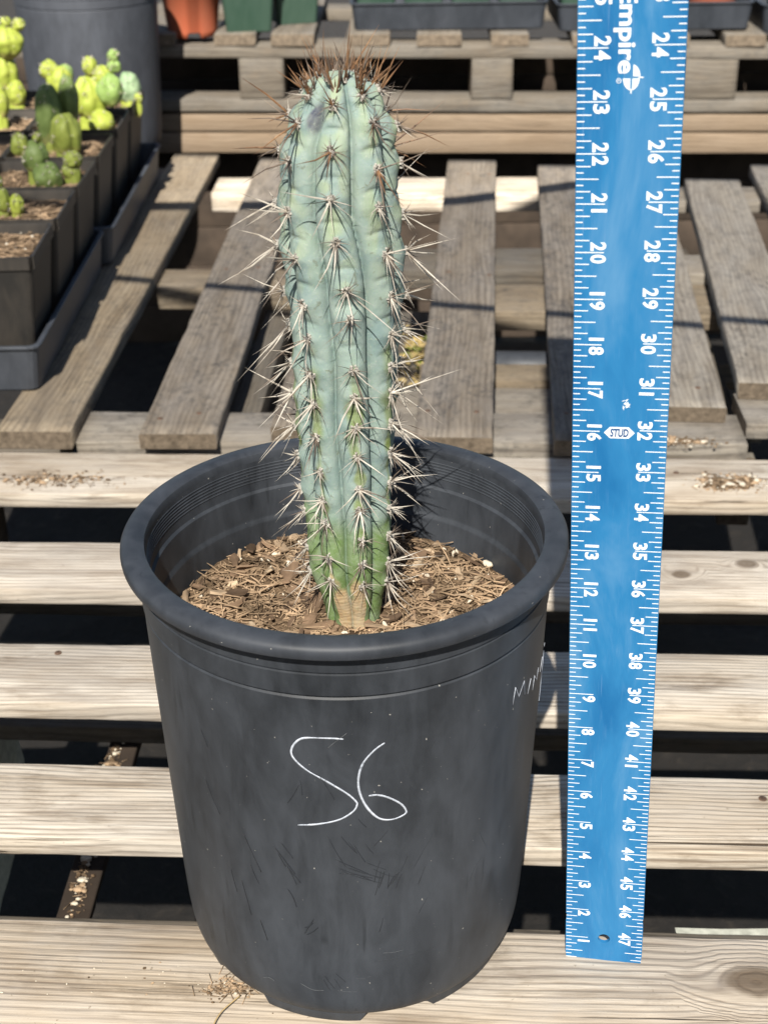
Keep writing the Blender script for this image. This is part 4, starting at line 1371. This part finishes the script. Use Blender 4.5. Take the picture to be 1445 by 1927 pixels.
def plant(label, x, y, stems, group='small lumpy cacti in square pots'):
    """stems: (x, z, rx, rz, material, lobes, y offset) in world inches"""
    zb = 6.75
    t = thing('small_cactus', label, 'cactus', (x, y, zb), group=group)
    for i, s in enumerate(stems):
        dy = s[6] if len(s) > 6 else 0.0
        sd = int(abs(x * 13 + y * 7)) + i * 5
        blob(t, s[0] - x, dy, s[1] - zb, s[2], s[3], s[4], sd, s[5])
        # tufts of tiny pale spines on the blob
        b = MB()
        for q in range(12):
            a, e_ = crs.uniform(-2.6, -0.5), crs.uniform(-0.2, 1.2)
            d = Vector((math.cos(a) * math.cos(e_), math.sin(a) * math.cos(e_), math.sin(e_)))
            p = Vector((s[0] - x + d.x * s[2] * 0.97, dy + d.y * s[2] * 0.97, s[1] - zb + d.z * s[3] * 0.97))
            for w_ in range(5):
                dd = (d + Vector((crs.gauss(0, .4), crs.gauss(0, .4), crs.gauss(0, .4)))).normalized()
                b.cone([p, p + dd * crs.uniform(0.08, 0.28)], [0.02, 0], 3)
        b.obj('spine_tuft', M['spine'], t)
    # corky foot reaching into the soil
    for i, s in enumerate(stems):
        if s[1] - s[3] < zb + 0.9:
            blob(t, s[0] - x, (s[6] if len(s) > 6 else 0), 0.1, s[2] * 0.75, max(0.35, s[1] - zb - s[3] * 0.3), 'sc_olive' if s[4] in ('sc_dark', 'sc_olive') else 'sc_yellow', i + 3, 0, 'foot')
    return t
plant('bright yellow green cactus cluster with two knobbly tops, rightmost at the back', -16.6, 63.3,
      [(-17.22, 8.75, 1.02, 1.45, 'sc_yellow', 5), (-17.03, 10.75, 0.47, 0.62, 'sc_yellow', 4), (-15.85, 9.3, 0.86, 1.05, 'sc_green', 3, -0.3), (-16.29, 10.1, 0.62, 0.7, 'sc_yellow', 4), (-15.5, 11.35, 0.38, 0.42, 'sc_green', 4, 0.1), (-15.54, 10.72, 0.46, 0.45, 'sc_green', 4, 0.1), (-16.45, 7.5, 0.8, 0.8, 'sc_yellow', 0, -1.0)])
plant('pale blue green cactus lobe at the back right corner of the tray', -15.9, 69.6, [(-15.75, 8.05, 0.8, 1.1, 'sc_blue', 3), (-15.1, 7.5, 0.27, 0.38, 'sc_yellow', 0, -0.5)])
plant('bright two knob cactus in the back row beside the big black pot', -20.4, 69.5, [(-20.95, 9.36, 0.62, 0.64, 'sc_yellow', 3, 0.1), (-20.3, 8.5, 0.86, 1.15, 'sc_yellow', 4), (-19.9, 9.0, 0.5, 0.7, 'sc_green', 0, 0.2)])
plant('dark green upright cactus with three smooth columns behind the round one', -18.1, 57.0, [(-18.7, 8.9, 0.85, 2.0, 'sc_dark', 3, 0.6), (-17.55, 9.7, 0.6, 1.5, 'sc_dark', 3, 1.4), (-17.55, 8.05, 0.92, 1.35, 'sc_olive', 4, -0.6)])
plant('dull green cactus of round balls in the third pot from the front', -17.5, 50.6,
      [(-18.94, 9.0, 0.52, 0.66, 'sc_olive', 3), (-18.13, 8.3, 0.78, 0.9, 'sc_dark', 3), (-17.4, 7.4, 0.84, 0.84, 'sc_dark', 4, -0.8), (-16.1, 8.15, 0.53, 0.53, 'sc_olive', 3), (-16.35, 7.5, 0.4, 0.52, 'sc_olive', 0), (-17.94, 9.4, 0.25, 0.3, 'sc_olive', 0)])
plant('cut off green cactus ball at the left edge in the second pot', -18.4, 44.4, [(-18.8, 7.65, 0.55, 0.7, 'sc_olive', 3), (-18.85, 8.6, 0.3, 0.36, 'sc_olive', 0), (-18.0, 7.35, 0.4, 0.6, 'sc_yellow', 3), (-19.6, 8.0, 0.6, 0.9, 'sc_olive', 3)])
plant('tall bright knobbly cactus at the upper left edge before the big pot', -23.5, 69.4, [(-23.53, 11.2, 1.15, 1.1, 'sc_yellow', 5), (-23.39, 12.45, 0.37, 0.38, 'sc_yellow', 3), (-22.55, 12.3, 0.44, 0.42, 'sc_yellow', 3), (-23.85, 9.2, 0.85, 1.3, 'sc_yellow', 4), (-23.2, 7.9, 0.7, 0.9, 'sc_yellow', 3, -0.5)])
plant('bright smooth cactus column at the left edge below the knobbly one', -23.2, 63.4, [(-23.0, 8.7, 0.6, 1.2, 'sc_yellow', 3), (-23.9, 8.4, 0.6, 1.3, 'sc_green', 3)])

# big black pot behind the trays, standing on the ground with a block under it
nursery_pot('big dusty black nursery pot standing behind the cactus trays', (-20.9, 85.0, 0.2), 0.4, 1.07, ('bigpot', 'bigpot'), 12)
cinder('concrete block under the big pot at the back left', -21.5, 86.5, 0.2, 7.6, 7.6, 7.6)

# ------------------------------------------------------------------ things on the back pallet
def round_pot(name, label, x, y, z, r0, r1, h, mat, cat='plant pot', notch=True, group=None):
    t = thing(name, label, cat, (x, y, z), (0, 0, 0.2), group)
    def mod(r, zz, th):
        if notch and zz < 0.12:
            a = (math.degrees(th) + 20) % 72
            if 4 < a < 34: zz += 0.42
        return r, zz
    v, f = lathe([(r0 * 0.9, 0.0), (r0, 0.05), (r0 + 0.02, 0.5), (r1, h - 0.6), (r1 + 0.12, h - 0.58), (r1 + 0.14, h), (r1, h), (r1 - 0.1, h - 0.5), (r0 - 0.1, 0.6), (0.05, 0.6)], 72, mod)
    add('wall', v, f, M[mat], t, smooth=True)
    v, f = lathe([(r1 - 0.06, h - 0.55), (r1 * 0.5, h - 0.5), (0.05, h - 0.5)], 40)
    add('soil', v, f, M['soil'], t, smooth=True)
    return t
round_pot('round_pot', 'terracotta red round pot standing on the back pallet at the left', -13.95, 92.6, 7.45, 2.0, 2.6, 6.0, 'red')
square_pot('dark green square pot beside the terracotta pot on the back pallet', -9.5, 93.0, 4.6, 5.5, 7.78, 'green square pots on the back pallet', 'green', rz=0.12)
square_pot('dark green square pot half hidden behind the other green pot', -6.0, 96.2, 4.2, 5.5, 7.78, 'green square pots on the back pallet', 'green', rz=0.3)
tray('black tray of green pots in the middle of the back pallet', 6.75, 96.8, 15.6, 10.6, 7.68, -0.004, 2.2, 'black trays on the back pallet', 'tray_dark')
tray('black tray behind the ruler on the back pallet', 23.2, 96.6, 15.6, 10.6, 7.45, -0.004, 2.2, 'black trays on the back pallet', 'tray_dark')
tray('black tray at the top right corner of the picture', 39.6, 96.4, 15.6, 10.6, 7.2, -0.004, 2.2, 'black trays on the back pallet', 'tray_dark')
for i, x in enumerate((0.9, 4.7, 8.5, 12.3)):
    square_pot('green square pot in the middle black tray, %s from the left' % ord_[i], x, 93.9, 3.5, 4.2, 7.95, 'green square pots in the back trays', 'green')
for i, x in enumerate((17.3, 21.1)):
    square_pot('green square pot in the tray behind the ruler, %s from the left' % ord_[i], x, 93.9, 3.5, 4.2, 7.7, 'green square pots in the back trays', 'green')
round_pot('round_pot', 'terracotta red pot in the black tray right of the ruler', 28.1, 94.0, 7.7, 1.9, 2.2, 4.6, 'red', notch=False)
square_pot('green square pot at the far right of the back trays', 34.4, 93.6, 3.5, 4.2, 7.5, 'green square pots in the back trays', 'green')

# ------------------------------------------------------------------ loose litter
def litter(name, label, cx_, cy_, z, rx, ry, n, seed, mix=0.5, size=(0.04, 0.14)):
    rr = random.Random(seed)
    b = MB()
    for i in range(n):
        x, y = rr.gauss(0, rx * 0.45), rr.gauss(0, ry * 0.45)
        y += 0.25 * rx * noise.noise(Vector((x * 0.9, seed, 0)))
        r = (size[0] + (size[1] - size[0]) * rr.random() ** 2.5) * (0.6 + 0.6 * math.exp(-(x / rx) ** 2 - (y / ry) ** 2))
        pv, pf = pebble_mesh(i, r)
        wht = rr.random() < mix
        sq = (rr.uniform(0.7, 1.6), rr.uniform(0.6, 1.1))
        b.add([(p[0] * sq[0] + x, p[1] * sq[1] + y, p[2] * 0.8 + r * 0.45) for p in pv], pf, 0 if wht else (1 if rr.random() < 0.5 else 2))
    for i in range(n // 3 if size[1] > 0.04 and mix < 0.9 else 0):
        x, y, a = rr.gauss(0, rx * 0.5), rr.gauss(0, ry * 0.5), rr.uniform(0, 6.28)
        l = rr.uniform(0.08, 0.4)
        b.cone([(x, y, 0.03), (x + math.cos(a) * l, y + math.sin(a) * l, 0.05)], [0.014, 0.008], 4, 2, tip=False)
    o = b.obj(name, [M['perlite'], M['soil'], M['fibre']], None, (cx_, cy_, z), smooth=True)
    tag(o, label, 'litter', kind='stuff')
    return o
litter('soil_litter', 'spilled soil and white perlite on the slat right of the ruler', 15.9, 25.7, 0.0, 1.5, 0.8, 420, 1, 0.22)
litter('soil_litter', 'brown soil crumbs on the slat at the left edge', -13.6, 26.9, 0.0, 3.0, 0.7, 300, 2, 0.08, (0.015, 0.09))
litter('soil_litter', 'soil crumbs at the left foot of the big pot', -3.35, -3.0, 0.0, 0.8, 0.4, 190, 3, 0.06, (0.012, 0.06))
litter('soil_litter', 'crumbs in front of the plank end right of the ruler', 14.6, 29.6, 0.14, 1.5, 0.5, 130, 4, 0.22, (0.02, 0.14))
litter('soil_litter', 'white perlite grains on the cross board left of the cactus', -8.95, 52.6, 0.14, 0.2, 1.2, 7, 6, 1.0, (0.12, 0.2))
litter('soil_litter', 'pale crumbs standing in for strips of sunlit ground under the front left slats', -9.35, 9.8, -4.96, 0.3, 7.0, 420, 9, 0.3, (0.03, 0.13))  # pale grains imitate strips of sunlight on the ground
litter('soil_litter', 'scattered pale grains on the front slats', -6.0, -2.6, 0.0, 8.0, 1.5, 50, 7, 0.6, (0.012, 0.035))
b = MB()
b.cone([(4.2, 46.6, 0), (14.5, 45.9, 0)], [0.95, 0.95], 20, 0, tip=False)
o = b.obj('plastic_pipe', M['tray'], None, (0, 0, -2.95), smooth=True)
tag(o, 'grey plastic pipe lying between the planks left of the ruler', 'pipe')
b = MB()
lrr = random.Random(8)
for i in range(170):
    x, y = lrr.gauss(0, 0.9), lrr.gauss(0, 3.0)
    if abs(x) > 2 or abs(y) > 6.5: continue
    a, l, w_ = lrr.uniform(0, 6.28), lrr.uniform(0.4, 1.1), lrr.uniform(0.2, 0.45)
    z = 0.1 + 0.5 * math.exp(-x * x - y * y / 12) * lrr.random()
    u = Vector((math.cos(a), math.sin(a), lrr.gauss(0, 0.25)))
    n_ = Vector((-math.sin(a), math.cos(a), lrr.gauss(0, 0.25)))
    p = Vector((x, y, z + 0.15))
    b.add([(p - u * l / 2)[:], (p - n_ * w_ / 2 + Vector((0, 0, 0.08)))[:], (p + u * l / 2)[:], (p + n_ * w_ / 2 + Vector((0, 0, 0.08)))[:]], [(0, 1, 2), (0, 2, 3)], 0 if lrr.random() < 0.75 else 1)
o = b.obj('leaf_litter', [M['leaf'], M['sc_olive']], None, (3.4, 56.0, -6.4))
tag(o, 'yellow dry leaves lying in the gap right of the cactus', 'leaves', kind='stuff')
b = MB()
pts = [tuple(p) for p in smooth_poly([(-2.95, -3.3, 0.05), (-3.15, -3.65, 0.16), (-3.4, -4.0, 0.17), (-3.55, -4.4, 0.13), (-3.6, -5.0, 0.08)], 5)]
b.cone(pts, [0.018] * len(pts), 6, 0, tip=False)
o = b.obj('straw_stalk', M['straw'], None, smooth=True)
tag(o, 'thin dry straw on the front slat beside the pot foot', 'straw')

# ------------------------------------------------------------------ shade cloth overhead (out of the picture, it dims the sun over the front half)
def cloth_mat():
    m, nt, b = new_mat('shade_cloth_weave')
    tr = N(nt, 'ShaderNodeBsdfTransparent')
    df = N(nt, 'ShaderNodeBsdfDiffuse')
    df.inputs['Color'].default_value = (0.05, 0.05, 0.05, 1)
    mx = N(nt, 'ShaderNodeMixShader')
    mx.inputs[0].default_value = 0.44
    nt.links.new(tr.outputs[0], mx.inputs[1])
    nt.links.new(df.outputs[0], mx.inputs[2])
    nt.links.new(mx.outputs[0], nt.nodes['Material Output'].inputs['Surface'])
    return m
M['cloth'] = cloth_mat()
CH = 50.0
def up_sun(x, y, z, h):
    """the point at height h whose shadow falls on (x, y, z)"""
    k = (h - z) / (-SUN_DIR.z)
    return (x - SUN_DIR.x * k, y - SUN_DIR.y * k, h)
hem = [up_sun(x, y, 0.9, CH) for x, y in ((-420, 66.0), (-40, 66.2), (-12, 66.3), (0, 66.0), (6.2, 66.6), (13.4, 69.6), (24, 74), (60, 78), (420, 82))]
shade = thing('shade_cloth', 'black shade cloth stretched overhead on pipes', 'shade cloth', (0, 0, CH))
v = [(p[0], p[1], 0) for p in hem] + [(p[0], -480, 0) for p in hem]
n = len(hem)
add('cloth', v, [(i, i + 1, n + i + 1, n + i) for i in range(n - 1)], M['cloth'], shade)
b = MB()
b.cone([(p[0], p[1], 0.0) for p in hem], [0.72] * n, 8, 0, tip=False)
b.obj('hem', M['bigpot'], shade)
b = MB()
for (p, q, r) in (((-60, 64.5), (60, 30.5), 0.36),):
    a_, c_ = up_sun(p[0], p[1], 0.9, CH - 2), up_sun(q[0], q[1], 0.9, CH - 2)
    b.cone([(a_[0], a_[1], -2), (c_[0], c_[1], -2)], [r, r], 10, 0, tip=False)
b.obj('pipe', M['concrete'], shade)
